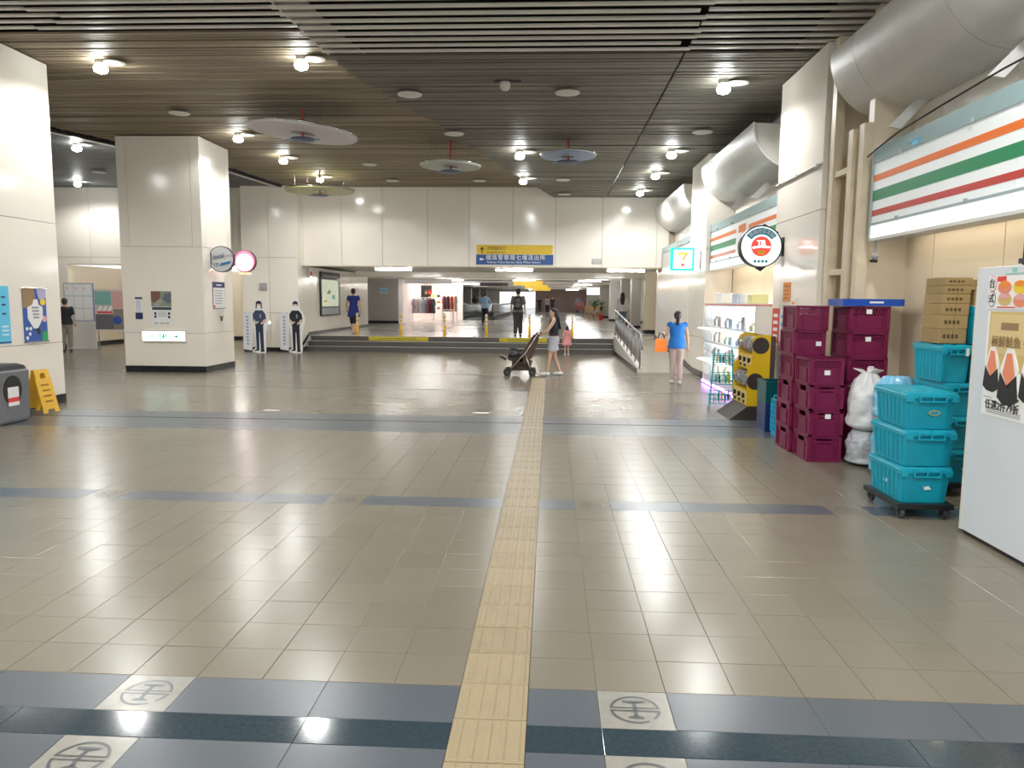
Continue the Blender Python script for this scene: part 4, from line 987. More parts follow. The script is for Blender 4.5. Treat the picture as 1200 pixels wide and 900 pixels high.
# ================================================================ TEAL TOTES
M_TOTE = mat('teal_plastic', (.004, .33, .45), .38, var=.08, vscale=7); M_TOTED = mat('teal_shadow', (.004, .21, .29), .42)
def tote(wx, wy, h):
    o = thing('tote', '', 'tote')
    tp = .86
    a, b = wx/2, wy/2
    hb = h-.05
    def rg(s, z): return [(-a*s, -b*s, z), (a*s, -b*s, z), (a*s, b*s, z), (-a*s, b*s, z)]
    part('body', MB().loft([rg(tp, 0), rg(.95, hb)]), M_TOTE, o)
    rb = MB()
    def pt(side, u, z, out):
        s = tp+(.95-tp)*z/hb
        if side == 'F': return (u*s, -b*s-out, z)
        if side == 'L': return (-a*s-out, u*s, z)
        if side == 'R': return (a*s+out, u*s, z)
    for side, L in (('F', a), ('L', b), ('R', b)):
        n = 5 if side == 'F' else 7
        for k in range(n):
            u = -L*.82+L*1.64*k/(n-1)
            if side == 'F' and 1 <= k <= 3: continue
            rb = MB().hexa([pt(side, u-.01, .02, -.004), pt(side, u+.01, .02, -.004), pt(side, u+.01, .02, .007), pt(side, u-.01, .02, .007)], [pt(side, u-.01, hb-.02, -.004), pt(side, u+.01, hb-.02, -.004), pt(side, u+.01, hb-.02, .007), pt(side, u-.01, hb-.02, .007)]); part('rib', rb, M_TOTE, o)
    part('rim', MB().loft([rg(.955, hb-.012), rg(1.0, hb-.008), rg(1.0, hb+.02), rg(.97, hb+.024)]), M_TOTE, o)
    for s in (-1, 1):
        ld = part('lid_flap', MB().hexa([(min(0, s*a*.985)+.002, -b*.985, hb+.024), (max(0, s*a*.985)-.002, -b*.985, hb+.024), (max(0, s*a*.985)-.002, b*.985, hb+.024), (min(0, s*a*.985)+.002, b*.985, hb+.024)], [(min(0, s*a*.97)+.002, -b*.97, hb+.042), (max(0, s*a*.97)-.002, -b*.97, hb+.042), (max(0, s*a*.97)-.002, b*.97, hb+.042), (min(0, s*a*.97)+.002, b*.97, hb+.042)]), M_TOTE, o)
        part('lid_ridge', MB().box(min(s*a*.15, s*a*.8), max(s*a*.15, s*a*.8), -b*.8, -b*.77, hb+.042, hb+.047).box(min(s*a*.15, s*a*.8), max(s*a*.15, s*a*.8), b*.77, b*.8, hb+.042, hb+.047), M_TOTE, ld)
    hd = part('handle', MB().box(-a*.52, a*.52, -b-.022, -b+.004, hb-.035, hb-.022).box(-a*.52, a*.52, -b-.022, -b+.004, hb+.008, hb+.020).box(-a*.52, -a*.46, -b-.022, -b+.004, hb-.022, hb+.008).box(a*.46, a*.52, -b-.022, -b+.004, hb-.022, hb+.008).box(-.006, .006, -b-.022, -b+.004, hb-.022, hb+.008), M_TOTE, o)
    for g in (-1, 1): part('side_hook', MB().box(g*a*.85-a*.13, g*a*.85+a*.13, -b-.016, -b+.004, hb-.03, hb+.014), M_TOTE, o)
    return o
t1 = tote(.40, .60, .30); usedt = [False]
def put_tote(loc, rz, label, lab=None, col=None):
    o = dup(t1, loc)
    o.location = loc; o.rotation_euler = (0, 0, rz); o['label'] = label; o['group'] = 'teal storage totes'
    for k in (lab or []):
        if k == 'oval': part('oval_mark', MB().prism([(.03+.045*cos(2*pi*i/20), .13+.022*sin(2*pi*i/20)) for i in range(20)], -.288, -.2785, 'y'), mat('oval_gold', (.45, .42, .20), .5), o); part('oval_centre', MB().prism([(.03+.034*cos(2*pi*i/20), .13+.013*sin(2*pi*i/20)) for i in range(20)], -.290, -.279, 'y'), M_TOTE, o)
        if k == 'white': part('white_mark', MB().prism([(0, .11), (.05, .115), (.03, .14), (-.01, .13)], -.288, -.278, 'y'), P_WHT, o)
        if k == 'tag': part('tag', MB().box(.10, .15, -.318, -.314, .21, .27), P_WHT, o)
        if k == 'side': part('side_mark', MB().box(-.182, -.178, -.03, .03, .11, .15), P_WHT, o)
    return o
def dolly(label, loc, wx=.44, wy=.64):
    o = thing('dolly', label, 'dolly', loc)
    part('deck', MB().box(-wx/2, wx/2, -wy/2, -wy/2+.08, .085, .125).box(-wx/2, wx/2, wy/2-.08, wy/2, .085, .125).box(-wx/2, -wx/2+.08, -wy/2+.08, wy/2-.08, .085, .125).box(wx/2-.08, wx/2, -wy/2+.08, wy/2-.08, .085, .125).box(-.04, .04, -wy/2+.08, wy/2-.08, .085, .12), M_BLACK, o)
    for sx_ in (-1, 1):
        for sy_ in (-1, 1):
            x, yy = sx_*(wx/2-.05), sy_*(wy/2-.05)
            c = part('caster', MB().cyl((x-.014, yy, .042), (x+.014, yy, .042), .042, 16), M_DGREY, o)
            part('fork', MB().box(x-.028, x-.018, yy-.02, yy+.02, .03, .085).box(x+.018, x+.028, yy-.02, yy+.02, .03, .085), M_BLACK, c)
    return o
TX, TY = 2.99, 6.24
dolly('black wheeled dolly under the front teal totes', (TX, TY, 0))
for k, (lv, lb_) in enumerate((('bottom', ['white', 'side']), ('middle', []), ('top', ['oval']))):
    put_tote((TX+(.0, .005, .012)[k], TY+(.0, -.006, .004)[k], .126+.298*k), radians((0, 1, -1)[k]), f'teal lidded tote, {lv} one of the stack on the front dolly', lb_)
dolly('black wheeled dolly under the rear teal totes', (3.68, 6.98, 0))
for k, lv in enumerate(('bottom', 'middle', 'top')):
    put_tote((3.68, 6.98, .126+.298*k), 0, f'teal lidded tote, {lv} one of the rear stack by the cabinet', ['tag'] if k else ['tag', 'white'])
Z3 = .126+.298*3
def small(loc, label):
    o = put_tote(loc, 0, label, ['tag']); o.scale = (.62, .9, 1.12); return o
small((3.555, 6.96, Z3), 'narrow teal tote under the pile of cardboard boxes'); small((3.82, 6.96, Z3), 'narrow teal tote beside the one holding cardboard boxes')
small((3.82, 6.96, Z3+.336), 'uppermost narrow teal tote next to the cardboard boxes')
drop(t1)
# ---- cardboard boxes
M_CB = mat('cardboard', (.33, .225, .095), .7, var=.12, vscale=5, rnd=.4); M_CBD = mat('cardboard_print', (.09, .05, .02), .7); M_TAPE = mat('packing_tape', (.42, .30, .14), .3)
def carton(loc, wx, wy, h, rz, label, group=None):
    o = thing('cardboard_box', label, 'box', loc, rz, group)
    part('carton_body', MB().cbox(-wx/2, wx/2, -wy/2, wy/2, 0, h, .004), M_CB, o)
    part('tape', MB().box(-wx/2, wx/2, -.018, .018, h, h+.0015), M_TAPE, o)
    part('flap_seam', MB().box(-.0015, .0015, -wy/2-.001, -wy/2+.001, .01, h-.01), M_CBD, o)
    mk = MB()
    for k in range(4): mk.box(-wx*.36+wx*.15*k, -wx*.36+wx*.15*k+wx*.10, -wy/2-.0015, -wy/2+.001, h*.35, h*.62)
    part('print', mk, M_CBD, o); return o
z = Z3+.338; hs = (.13, .12, .10, .085, .075, .07, .06)
for k, h_ in enumerate(hs[:6]):
    carton((3.545+.004*k, 6.93, z), .235, .33, h_-.002, random.uniform(-.008, .008), f'cardboard box, {["lowest", "second", "third", "fourth", "fifth", "topmost"][k]} of the pile on the narrow tote', 'pile of cardboard boxes'); z += h_
carton((3.825, 6.93, Z3+.674), .25, .34, .13, .03, 'cardboard box on the uppermost narrow teal tote')
carton((3.815, 6.94, Z3+.808), .27, .34, .09, -.03, 'flat cardboard box lying above another beside the wall')
# ================================================================ WHITE CABINET WITH POSTERS
M_CABW = mat('cabinet_white', (.66, .70, .74), .3, var=.03, vscale=2)
CX = 3.10
cab = thing('white_cabinet', 'tall white cabinet with rice-ball poster beside the teal totes', 'cabinet', (CX, 0, 0))
part('carcass', MB().cbox(.02, .72, 3.3, 5.63, .03, 1.965, .006), M_CABW, cab)
part('door', MB().box(0, .02, 3.32, 5.63, .035, 1.96), M_CABW, cab); part('plinth', MB().box(.02, .70, 3.34, 5.60, 0, .03), M_BLACK, cab)
part('edge_trim', MB().box(-.002, .025, 5.60, 5.636, .03, 1.965), M_OFFW, cab)
def hp(name, label, cat, y1, y0, z0, z1, m):
    return board(name, label, cat, (CX-.002, (y0+y1)/2, z0), RZ_RIGHTWALL, y1-y0, z1-z0, .003, m)
yA = at_x(1151, 470, CX).y
p = hp('poster', 'gold and white rice-ball poster on the white cabinet', 'poster', yA, yA-1.0, .93, 1.655, P_WHT); W = 1.0
poly(p, [(-W/2+.03, .725), (W/2, .725), (W/2, .32), (-W/2+.03, .32)], P_GOLD, 'gold_field')
poly(p, [(-W/2+.045, .705), (W/2, .705), (W/2, .44), (-W/2+.045, .44)], C('poster_gold_light', .70, .54, .26), 'gold_field', 2)
patch(p, -W/2+.17, -W/2+.36, .60, .65, P_BRN, 'label_bar', 3)
words(p, '極鮮鮭魚 香', -W/2+.075, .515, .082, P_BRN, 'LEFT', 4)
for k, (u, v, s) in enumerate(((-W/2+.10, .30, .9), (-W/2+.30, .26, 1.1), (-W/2+.52, .28, 1.0), (-W/2+.74, .28, 1.0))):
    poly(p, [(u-.10*s, v-.10*s), (u-.085*s, v+.08*s), (u-.03*s, v+.20*s), (u+.03*s, v+.20*s), (u+.085*s, v+.08*s), (u+.11*s, v-.10*s), (u+.03*s, v-.14*s), (u-.05*s, v-.13*s)], P_WHT, 'rice_ball', 4+k % 2*2)
    poly(p, [(u-.06*s, v+.04*s), (u-.025*s, v+.17*s), (u+.025*s, v+.17*s), (u+.065*s, v+.04*s), (u, v-.04*s)], P_SALM, 'salmon', 5+k % 2*2)
    poly(p, [(u-.10*s, v-.11*s), (u-.085*s, v+.05*s), (u-.01*s, v-.03*s), (u+.08*s, v+.04*s), (u+.11*s, v-.11*s), (u+.03*s, v-.15*s), (u-.05*s, v-.14*s)], P_BLK, 'seaweed', 5+k % 2*2)
words(p, '任選2件79折', -W/2+.05, .075, .07, P_BLK, 'LEFT', 2)
for i in range(3): patch(p, -W/2+.07, -W/2+.45, .02+.012*i, .026+.012*i, P_GRY, 'line', 2)
for k in range(5): poly(p, [(.10+.06*k-.02, .06), (.10+.06*k, .10), (.10+.06*k+.02, .06)], P_BLK, 'small_rice_ball', 2)
for k in range(3): patch(p, -W/2+.02+.24*k, -W/2+.12+.24*k, .125, .13, P_GRY, 'line', 2)
p = hp('poster', 'white poster of filled breads and two upright name tabs on the cabinet', 'poster', yA+.02, yA-.9, 1.67, 1.90, P_WHT); W = .92
for k, ch in enumerate('台式'):
    v = .175-.105*k
    poly(p, [(-W/2+.05+.045*cos(t), v+.055*sin(t)) for t in [2*pi*i/20 for i in range(20)]], P_RED if k == 0 else P_BLK, 'tab_edge', 1)
    poly(p, [(-W/2+.05+.040*cos(t), v+.050*sin(t)) for t in [2*pi*i/20 for i in range(20)]], P_WHT, 'tab', 2)
    words(p, ch, -W/2+.05, v, .07, P_BLK, 'CENTER', 3)
patch(p, -W/2+.10, -W/2+.20, .19, .225, P_RED, 'awning', 1)
for k, (u, v) in enumerate(((.19, .15), (.20, .07), (.36, .15), (.37, .06), (.53, .14), (.54, .06))):
    poly(p, [(-W/2+u+.075*cos(t), v+.045*sin(t)) for t in [2*pi*i/20 for i in range(20)]], [P_SALM, P_GOLD, P_YEL][k % 3], 'bread', 2); poly(p, [(-W/2+u+.06*cos(t), v+.022+.02*sin(t)) for t in [2*pi*i/20 for i in range(20)]], P_PNK if k % 2 else P_ORG, 'filling', 3)
patch(p, -W/2+.12, -W/2+.32, .01, .018, P_RED, 'line', 2)
p = hp('emblem_sticker', 'small pale green cup emblem at the top of the white cabinet', 'sticker', yA-.13, yA-.40, 1.905, 1.955, M_CABW)
poly(p, [(-.03, .045), (.03, .045), (.022, .012), (-.022, .012)], P_MINT, 'cup', 1)
for k in range(6): patch(p, -.10+.035*k, -.075+.035*k, .002, .010, P_MINT, 'mark', 1)
carton((3.66, 5.22, 1.967), .50, .42, .31, 0, 'large olive brown cardboard box on top of the white cabinet')
carton((3.66, 4.85, 1.967), .3, .25, .16, 0, 'small cardboard box tucked behind the large one on the cabinet')
# black pole behind the cabinet
q = thing('black_pole', 'thin black pole against the recess wall behind the white cabinet', 'pole', (3.98, 6.55, 0)); part('tube', MB().cyl((0, 0, 0), (0, 0, 2.40), .022, 10), M_BLACK, q); part('collar', MB().cyl((0, 0, 2.05), (0, 0, 2.09), .05, 12), M_DGREY, q); part('foot_plate', MB().cyl((0, 0, 0), (0, 0, .012), .06, 12), M_BLACK, q)
# ================================================================ PASSAGE BEYOND THE STEPS
PZ = 2.86
cp_ = sroot('ceiling'); part('soffit', MB().box(-9.6, 6.2, YB+.3, 31, PZ, PZ+.1), mat('passage_ceiling', (.60, .57, .50), .5), cp_)
cp_ = sroot('ceiling'); part('soffit', MB().box(-9.6, 6.2, 31, 92, 3.0, 3.1), mat('passage_ceiling_far', (.50, .50, .49), .5), cp_)
part('cross_beam', MB().box(-8.1, 5.2, 31.0, 31.5, 2.64, 3.0), M_WALL, cp_)
for yy in (40, 50, 60, 70): part('cross_beam', MB().box(-9.4, 5.2, yy, yy+.5, 2.80, 3.0), M_WALL, cp_)
wq_ = sroot('wall_passage_left')
part('outer', MB().box(-9.7, -9.5, 33, 92, ZP, 3.0), M_WALL2, wq_)
part('grey_face', MB().box(-9.5, -7.9, 38.8, 39.0, ZP+.12, 2.8), mat('grey_wall', (.46, .45, .43), .4), wq_)
part('grey_return', MB().box(-8.0, -7.9, 39.0, 40.0, ZP, 2.8), M_WHITE, wq_)
part('header', MB().box(-9.5, -7.9, 38.8, 39.0, 2.8, 3.0), M_WALL, wq_)
part('baseboard', MB().box(-9.5, -7.88, 38.77, 38.80, ZP, ZP+.13), M_BASE, wq_)
p = board('wall_sticker', 'small pale blue notice on the grey passage wall', 'notice', (-8.65, 38.798, ZP+1.55), 0, .42, .28, .004, C('pale_notice', .55, .70, .82)); patch(p, -.15, .15, .10, .18, P_CYAN)
wpr = sroot('wall_passage_right')
part('outer', MB().box(5.2, 5.4, YB+.3, 92, ZP, 3.0), M_WALL, wpr)
part('baseboard', MB().box(5.17, 5.2, YB+.3, 92, ZP, ZP+.13), M_BASE, wpr)
part('end_return', MB().box(XR+.02, 5.2, YB+.3, YB+.5, 0, 2.86), M_WALL2, wpr)
wpe = sroot('wall_passage_end')
part('brown_wall', MB().box(-1.7, 5.2, 88, 88.2, ZP, 3.0), mat('brown_wall', (.40, .27, .22), .5, var=.15, vscale=.6), wpe)
for k in range(5): part('panel_band', MB().box(-1.7, 3.0, 87.97, 88, ZP+.45*k+.4, ZP+.45*k+.43), mat('brown_joint', (.28, .18, .14), .6), wpe)
part('left_jamb', MB().box(-9.5, -5.9, 88, 88.2, ZP, 3.0), M_WALL, wpe)
part('lintel', MB().box(-5.9, -1.7, 88, 88.2, 2.75, 3.0), M_WALL, wpe)
ground = part('ground', MB().box(-60, 60, 92, 140, ZP-.1, ZP-.01), mat('outdoor_paving', (.6, .58, .55), .7)); struct(ground)
def pcol(x0, x1, y0, y1, lb_, g, m=None):
    o = thing('passage_column', lb_, 'column', ((x0+x1)/2, (y0+y1)/2, ZP), 0, g); a, b = (x1-x0)/2, (y1-y0)/2
    part('shaft', MB().cbox(-a, a, -b, b, .13, 3.0-ZP, .015), m or M_WALL, o); part('base', MB().box(-a-.01, a+.01, -b-.01, b+.01, 0, .13), M_BASE, o)
M_COLG = mat('passage_column_grey', (.42, .39, .34), .35)
pcol(3.68, 4.25, 29.3, 29.9, 'cream square column at the head of the ramp', None, M_WALL2)
for yy, x1 in ((34.6, 4.15), (39.6, 4.15), (56.5, 4.5), (66, 4.5), (76, 4.5)): pcol(3.72, x1, yy, yy+.55, 'grey square column along the passage wall side', 'grey columns along the passage', M_COLG)
pcol(3.72, 4.95, 47, 47.6, 'broad pale column in the passage near the potted plants', None, M_OFFW)
for yy in (58, 66, 74, 82): pcol(-7.6, -6.95, yy, yy+.6, 'grey square column beside the moving walkway', 'grey columns beside the moving walkway', M_COLG)
# tube lights
tl = thing('tube_light', 'white tube light on the passage ceiling', 'ceiling lamp', (0, 0, 0), 0, 'passage tube lights')
part('housing', MB().box(-.70, .70, -.05, .05, -.04, 0), M_WHITE, tl)
part('tube', MB().cyl((-.66, 0, -.065), (.66, 0, -.065), .026, 8), M_TUBE, tl, True)
first = True
for yy in (27.2, 33.5, 37, 42.5, 46, 52.5, 56, 62.5, 66, 72.5, 76, 82):
    for x in (-6.0, -1.6, 2.4):
        if yy > 60 and x < -5: continue
        o = tl if first else dup(tl, (x, yy, 0)); first = False
        o.location = (x+.25*(yy % 2), yy, (PZ if yy < 31 else 3.0)-.002)
for x, yy in ((-14.2, 25.6), (-12.0, 27.4), (-14.0, 28.9), (-10.9, 25.6)):  # tube lights added to brighten the dark area behind the left opening
    dup(tl, (x, yy, ZF+.098), None, 'added tube light brightening the area behind the left opening', 'added tube lights behind the left opening')
# bollards
bl = thing('bollard', 'yellow and white striped post at the top of the steps', 'bollard', (0, 0, 0), 0, 'bollards at the top of the steps')
part('post', MB().cyl((0, 0, .0), (0, 0, .40), .045, 14), M_YEL, bl, True)
for k in range(5): part('reflective_band' if k % 2 == 0 else 'yellow_band', MB().cyl((0, 0, .40+.07*k), (0, 0, .47+.07*k), .042, 14), M_OFFW if k % 2 == 0 else M_YEL, bl, True)
part('cap', MB().ell((0, 0, .75), .04, .04, .025), M_YEL, bl, True); part('foot', MB().cyl((0, 0, 0), (0, 0, .02), .075, 16), M_YEL, bl)
for i, px in enumerate((419, 470, 521, 570, 620.5, 670.5)):
    x = at_y(px, 392, YB+.95).x; o = bl if i == 0 else dup(bl, (x, YB+.95, ZP)); o.location = (x, YB+.95, ZP)
# map case on the passage's left wall
p = board('map_case', 'black framed area map case on the wall beside the steps', 'map', (pier_x1+.002, 27.35, ZP+.62), RZ_LEFTWALL, 2.4, 1.58, .06, M_BLACK)
patch(p, -1.10, .95, .34, 1.30, mat('map_sheet', (.62, .68, .50), .4, emit=(.8, .9, .65), es=.25, var=.12, vscale=4), 'map_sheet')
patch(p, -1.10, .95, .06, .28, C('map_footer', .35, .42, .42), 'footer'); patch(p, -1.0, .85, 1.38, 1.46, P_GRY, 'header')
poly(p, [(-.55, .80), (-.25, .95), (.0, .88), (-.2, .78)], P_BRN, 'map_mark', 2); patch(p, .1, .5, .6, .75, P_MINT, 'map_mark', 2); patch(p, -.9, -.5, .5, .56, P_YEL, 'map_mark', 2)
# emergency light on the pier corner
o = thing('wall_light', 'small wall light box on the pier beside the map case', 'lamp', (pier_x1+.002, 25.0, 2.42)); part('case', MB().box(0, .08, -.16, .16, 0, .30), M_WHITE, o); part('lens', MB().box(.08, .085, -.10, .10, .04, .20), P_RED, o); part('glow', MB().box(.081, .086, -.05, .05, -.0, .04), E_RW, o)
o = thing('wall_box', 'small grey box on the pier above the police cut-outs', 'box', (-9.25, YB-.402, 1.98)); part('case', MB().box(-.11, .11, -.06, 0, 0, .22), P_GRY, o); part('cover', MB().box(-.09, .09, -.065, -.06, .02, .20), C('grey_cover', .42, .41, .41), o)
o = thing('low_light', 'small lit rectangular night light low on the pier', 'lamp', (-9.17, YB-.402, .86)); part('case', MB().box(-.16, .16, -.03, 0, 0, .16), M_OFFW, o); part('lens', MB().box(-.13, .13, -.035, -.03, .02, .12), mat('night_light', (1, 1, .9), .4, emit=(1, .97, .8), es=1.6), o)
# ================================================================ CLOTHES SHOP IN THE PASSAGE
E_SHOP = mat('shop_wall_glow', (.95, .85, .80), .5, emit=(1, .84, .76), es=.18)  # booth walls glow by themselves, standing in for the shop's bright lighting
shp = thing('shop_booth', 'brightly lit clothes shop booth along the passage', 'shop', (-6.6, 44, ZP))
part('back_wall', MB().box(-1.3, 1.2, 2.4, 2.5, 0, 2.3), E_SHOP, shp); part('side_wall', MB().box(-1.35, -1.3, -3.9, 2.5, 0, 2.3), E_SHOP, shp)
part('fascia', MB().box(-1.3, 1.3, -3.6, -3.5, 2.1, 2.4), M_WHITE, shp)
for k in range(3): part('strip_light', MB().box(-1.0+.8*k, -.5+.8*k, -2.0, 1.5, 2.36, 2.40), mat('shop_tube', (1, 1, 1), .5, emit=(1, .9, .84), es=4), shp)
part('hanging_rail', MB().tube([(-1.2, -1.6, 0), (-1.2, -1.6, 1.35), (.0, -1.6, 1.35), (.0, -1.6, 0)], .02, 6), M_STEEL, shp)
part('hanging_rail', MB().tube([(.35, -.2, 0), (.35, -.2, 1.5), (1.15, -.2, 1.5), (1.15, -.2, 0)], .02, 6), M_STEEL, shp)
part('wall_grid', MB().box(-1.2, -.55, 1.2, 1.24, .9, 2.1), M_BLACK, shp)
random.seed(11)
gcols = [C('cloth_%d' % i, *c, .8) for i, c in enumerate(((.45, .38, .42), (.55, .48, .50), (.62, .58, .60), (.35, .42, .55), (.25, .05, .06), (.05, .05, .06), (.55, .12, .10), (.50, .32, .22), (.70, .66, .60)))]
def garment(loc, m, lb_, g, w_=.22, l_=.75):
    o = thing('garment', lb_, 'clothing', loc, 0, g)
    o.rotation_euler = (0, 0, 1.25)
    part('cloth', MB().loft([[(x*a, y_*b, z) for x, y_ in ((-1, -1), (1, -1), (1, 1), (-1, 1))] for z, a, b in ((-l_, w_*1.15, .05), (-l_*.5, w_*.95, .045), (-.16, w_*1.0, .04), (-.07, w_*.9, .035), (-.02, w_*.25, .03))]), m, o)
    part('sleeve', MB().tube([(-w_*.85, 0, -.10), (-w_*1.35, 0, -.40)], [.055, .05], 6).tube([(w_*.85, 0, -.10), (w_*1.35, 0, -.40)], [.055, .05], 6), m, o)
    part('hanger', MB().tube([(-.15, 0, -.04), (0, 0, .01), (.15, 0, -.04)], .008, 5).tube([(0, 0, .01), (0, 0, .05)], .006, 5), M_STEEL, o)
for k in range(6): garment((-7.72+.22*k, 42.34+.02*(k % 2), ZP+1.32), gcols[k], ['mauve','pale pink','off-white','denim blue','dark red','black'][k]+' garment hanging on the front rail of the clothes shop', 'clothes on the front rail', .17, .85)
for k in range(4): garment((-6.18+.22*k, 43.75, ZP+1.47), gcols[(k+4) % 9], ['dark red','black','red','tan'][k]+' garment hanging on the inner rail of the clothes shop', 'clothes on the inner rail', .16, .9)
for k in range(6):
    o = thing('handbag', 'small dark bag hung on the black wall grid of the clothes shop', 'bag', (-7.70+.22*(k % 3), 45.15, ZP+1.70-.5*(k//3)), 0, 'bags on the shop grid'); m = [M_BLACK, P_BRN, P_RED, M_DGREY, P_BLK, gcols[7]][k]
    part('pouch', MB().cbox(-.08, .08, -.04, .04, -.14, .04, .015), m, o); part('strap', MB().tube([(-.06, 0, .04), (-.04, 0, .14), (.04, 0, .14), (.06, 0, .04)], .01, 5), m, o)
for k in range(10):
    o = thing('hat', ['bright red','tan','black','brown','dark red','orange','charcoal','brick red','yellow','jet black'][k]+' hat on the shelf stand of the clothes shop', 'hat', (-7.0+.36*(k % 4), 44.55, ZP+.70+.36*(k//4)), 0, 'hats on the shop stand'); m = [P_RED, gcols[7], M_BLACK, P_BRN, gcols[4], P_ORG, gcols[5], gcols[6], P_YEL, P_BLK][k]
    part('crown', MB().lathe((0, 0, 0), [(.10, 0), (.10, .06), (.075, .11), (.02, .12)], 12), m, o, True); part('brim', MB().lathe((0, 0, 0), [(.02, -.006), (.17, -.012), (.17, 0), (.02, .004)], 14), m, o)
hs_ = thing('hat_stand', 'white shelf stand carrying hats in the clothes shop', 'stand', (-6.5, 44.55, ZP)); 
for z in (.655, 1.015, 1.375): part('shelf', MB().box(-.72, .82, -.25, .18, z, z+.03), M_WHITE, hs_)
for x in (-.6, .57): part('upright', MB().box(x, x+.03, .18, .22, 0, 1.6), M_WHITE, hs_)
dt_ = thing('display_table', 'low white display table in front of the clothes shop', 'table', (-5.75, 42.2, ZP)); part('table_top', MB().cbox(-.35, .35, -.3, .3, .66, .70, .01), M_WHITE, dt_)
for x in (-.3, .3):
    for yy in (-.25, .25): part('leg', MB().box(x-.02, x+.02, yy-.02, yy+.02, 0, .66), M_WHITE, dt_)
# ================================================================ MOVING WALKWAY
mw = thing('moving_walkway', 'moving walkway with glass sides and black handrails', 'moving walkway', (-4.6, 46.9, ZP))
part('tread', MB().box(-.85, .85, 0, 34, .0, .03), M_DGREY, mw)
for s in (-1, 1):
    part('skirt', MB().box(s*1.0-.12, s*1.0+.12, .3, 34, 0, .22), M_BLACK, mw)
    for k in range(8): part('glass_panel', MB().box(s*1.0-.012, s*1.0+.012, .6+4.1*k, 4.65+4.1*k, .22, .92), mat('walkway_glass', (.55, .60, .55), .06, alpha=.55), mw)
    part('handrail', MB().tube([(s*1.0, 34, .96), (s*1.0, .7, .96), (s*1.0, .3, .86), (s*1.0, .15, .62), (s*1.0, .3, .36), (s*1.0, .7, .26)], .05, 8), M_BLACK, mw, True)
# hanging yellow signs
for k, (yy, x) in enumerate(((39.2, -1.15), (49, -.9), (59, -.7))):
    o = thing('hanging_sign', 'yellow hanging direction sign across the passage', 'sign', (x, yy, 2.50), 0, 'hanging signs in the passage'); part('panel', MB().box(-.75, .75, -.05, .05, 0, .24), mat('hang_yellow', (.85, .55, .03), .4, emit=(1, .66, .05), es=.35), o)
    for u in (-.6, .6): part('rod', MB().cyl((u, 0, .24), (u, 0, .5), .012, 6), M_STEEL, o)
o = thing('hanging_sign', 'dark grey hanging board left of the yellow hanging signs', 'sign', (-3.2, 43, 2.52)); part('panel', MB().box(-.8, .8, -.04, .04, 0, .2), M_DGREY, o)
for u in (-.6, .6): part('rod', MB().cyl((u, 0, .2), (u, 0, .48), .012, 6), M_STEEL, o)
o = thing('light_box', 'bright white lit panel high on the passage wall above the plants', 'light box', (3.75, 62, ZP+1.75)); part('case', MB().box(-.75, .45, 0, .1, 0, .65), M_WHITE, o); part('lens', MB().box(-.72, .42, -.01, 0, .03, .62), E_W7, o)
# chairs and plants on the right of the passage
M_WOOD = mat('light_wood', (.50, .30, .14), .5)
ch0 = thing('wooden_chair', 'light wooden chair beside the potted plant in the passage', 'chair', (0, 0, 0), 0, 'wooden chairs by the plants')
part('seat', MB().cbox(-.21, .21, -.21, .21, .42, .46, .01), M_WOOD, ch0); part('backrest', MB().box(-.21, .21, .18, .21, .66, .88), M_WOOD, ch0)
for x in (-.19, .19):
    part('leg', MB().box(x-.02, x+.02, -.20, -.16, 0, .42), M_WOOD, ch0); part('leg', MB().box(x-.02, x+.02, .17, .21, 0, .88), M_WOOD, ch0)
for i, (x, yy, rz) in enumerate(((2.9, 53.0, .2), (3.5, 53.2, -.3), (2.75, 54.6, 3.0), (3.45, 54.8, 3.3))):
    o = ch0 if i == 0 else dup(ch0, (x, yy, ZP)); o.location = (x, yy, ZP); o.rotation_euler = (0, 0, rz)
tb = thing('wooden_table', 'small light wooden table between the passage chairs', 'table', (3.15, 53.85, ZP)); part('table_top', MB().cbox(-.45, .45, -.3, .3, .70, .74, .01), M_WOOD, tb)
for x in (-.38, .38):
    for yy in (-.24, .24): part('leg', MB().box(x-.025, x+.025, yy-.025, yy+.025, 0, .70), M_WOOD, tb)
M_LEAF = mat('dark_leaf', (.035, .10, .03), .5, var=.3, vscale=6)
def plant(label, loc, h, n, pm, spread):
    o = thing('potted_plant', label, 'plant', loc); part('pot', MB().lathe((0, 0, 0), [(.14, 0), (.20, .32), (.21, .34), (.17, .33)], 16), pm, o, True); part('soil', MB().cyl((0, 0, .28), (0, 0, .31), .17, 14), M_BLACK, o)
    part('stem', MB().tube([(0, 0, .3), (.02, 0, .3+h*.5)], .02, 6), P_BRN, o)
    for k in range(n):
        a = k*2.4; t = random.uniform(.3, 1); L = spread*random.uniform(.6, 1); z0 = .3+h*.45*t; c, s = cos(a), sin(a)
        lf = MB(); w_ = .06
        P = [Vector((c*L*u, s*L*u, z0+h*.5*(u-.55*u*u*1.3))) for u in (0, .35, .7, 1)]; nrm = Vector((-s, c, 0))
        lf.loft([[p+nrm*w_*q+Vector((0, 0, .004)), p-nrm*w_*q+Vector((0, 0, .004)), p-nrm*w_*q-Vector((0, 0, .004)), p+nrm*w_*q-Vector((0, 0, .004))] for p, q in zip(P, (.2, 1, .8, .08))]); part('leaf', lf, M_LEAF, o)
    return o
plant('bushy dark green plant in a pot beside the wooden chairs', (3.35, 56.0, ZP), 1.7, 26, M_DGREY, .75)
plant('slim plant in a red pot against the passage column', (3.42, 50.2, ZP), 1.5, 18, P_RED, .35)
o = thing('notice_stand', 'dark board on a stand by the wooden chairs', 'notice', (2.3, 57.5, ZP)); part('panel', MB().box(-.3, .3, -.03, .03, .55, 1.15), C('maroon_board', .18, .05, .04), o)
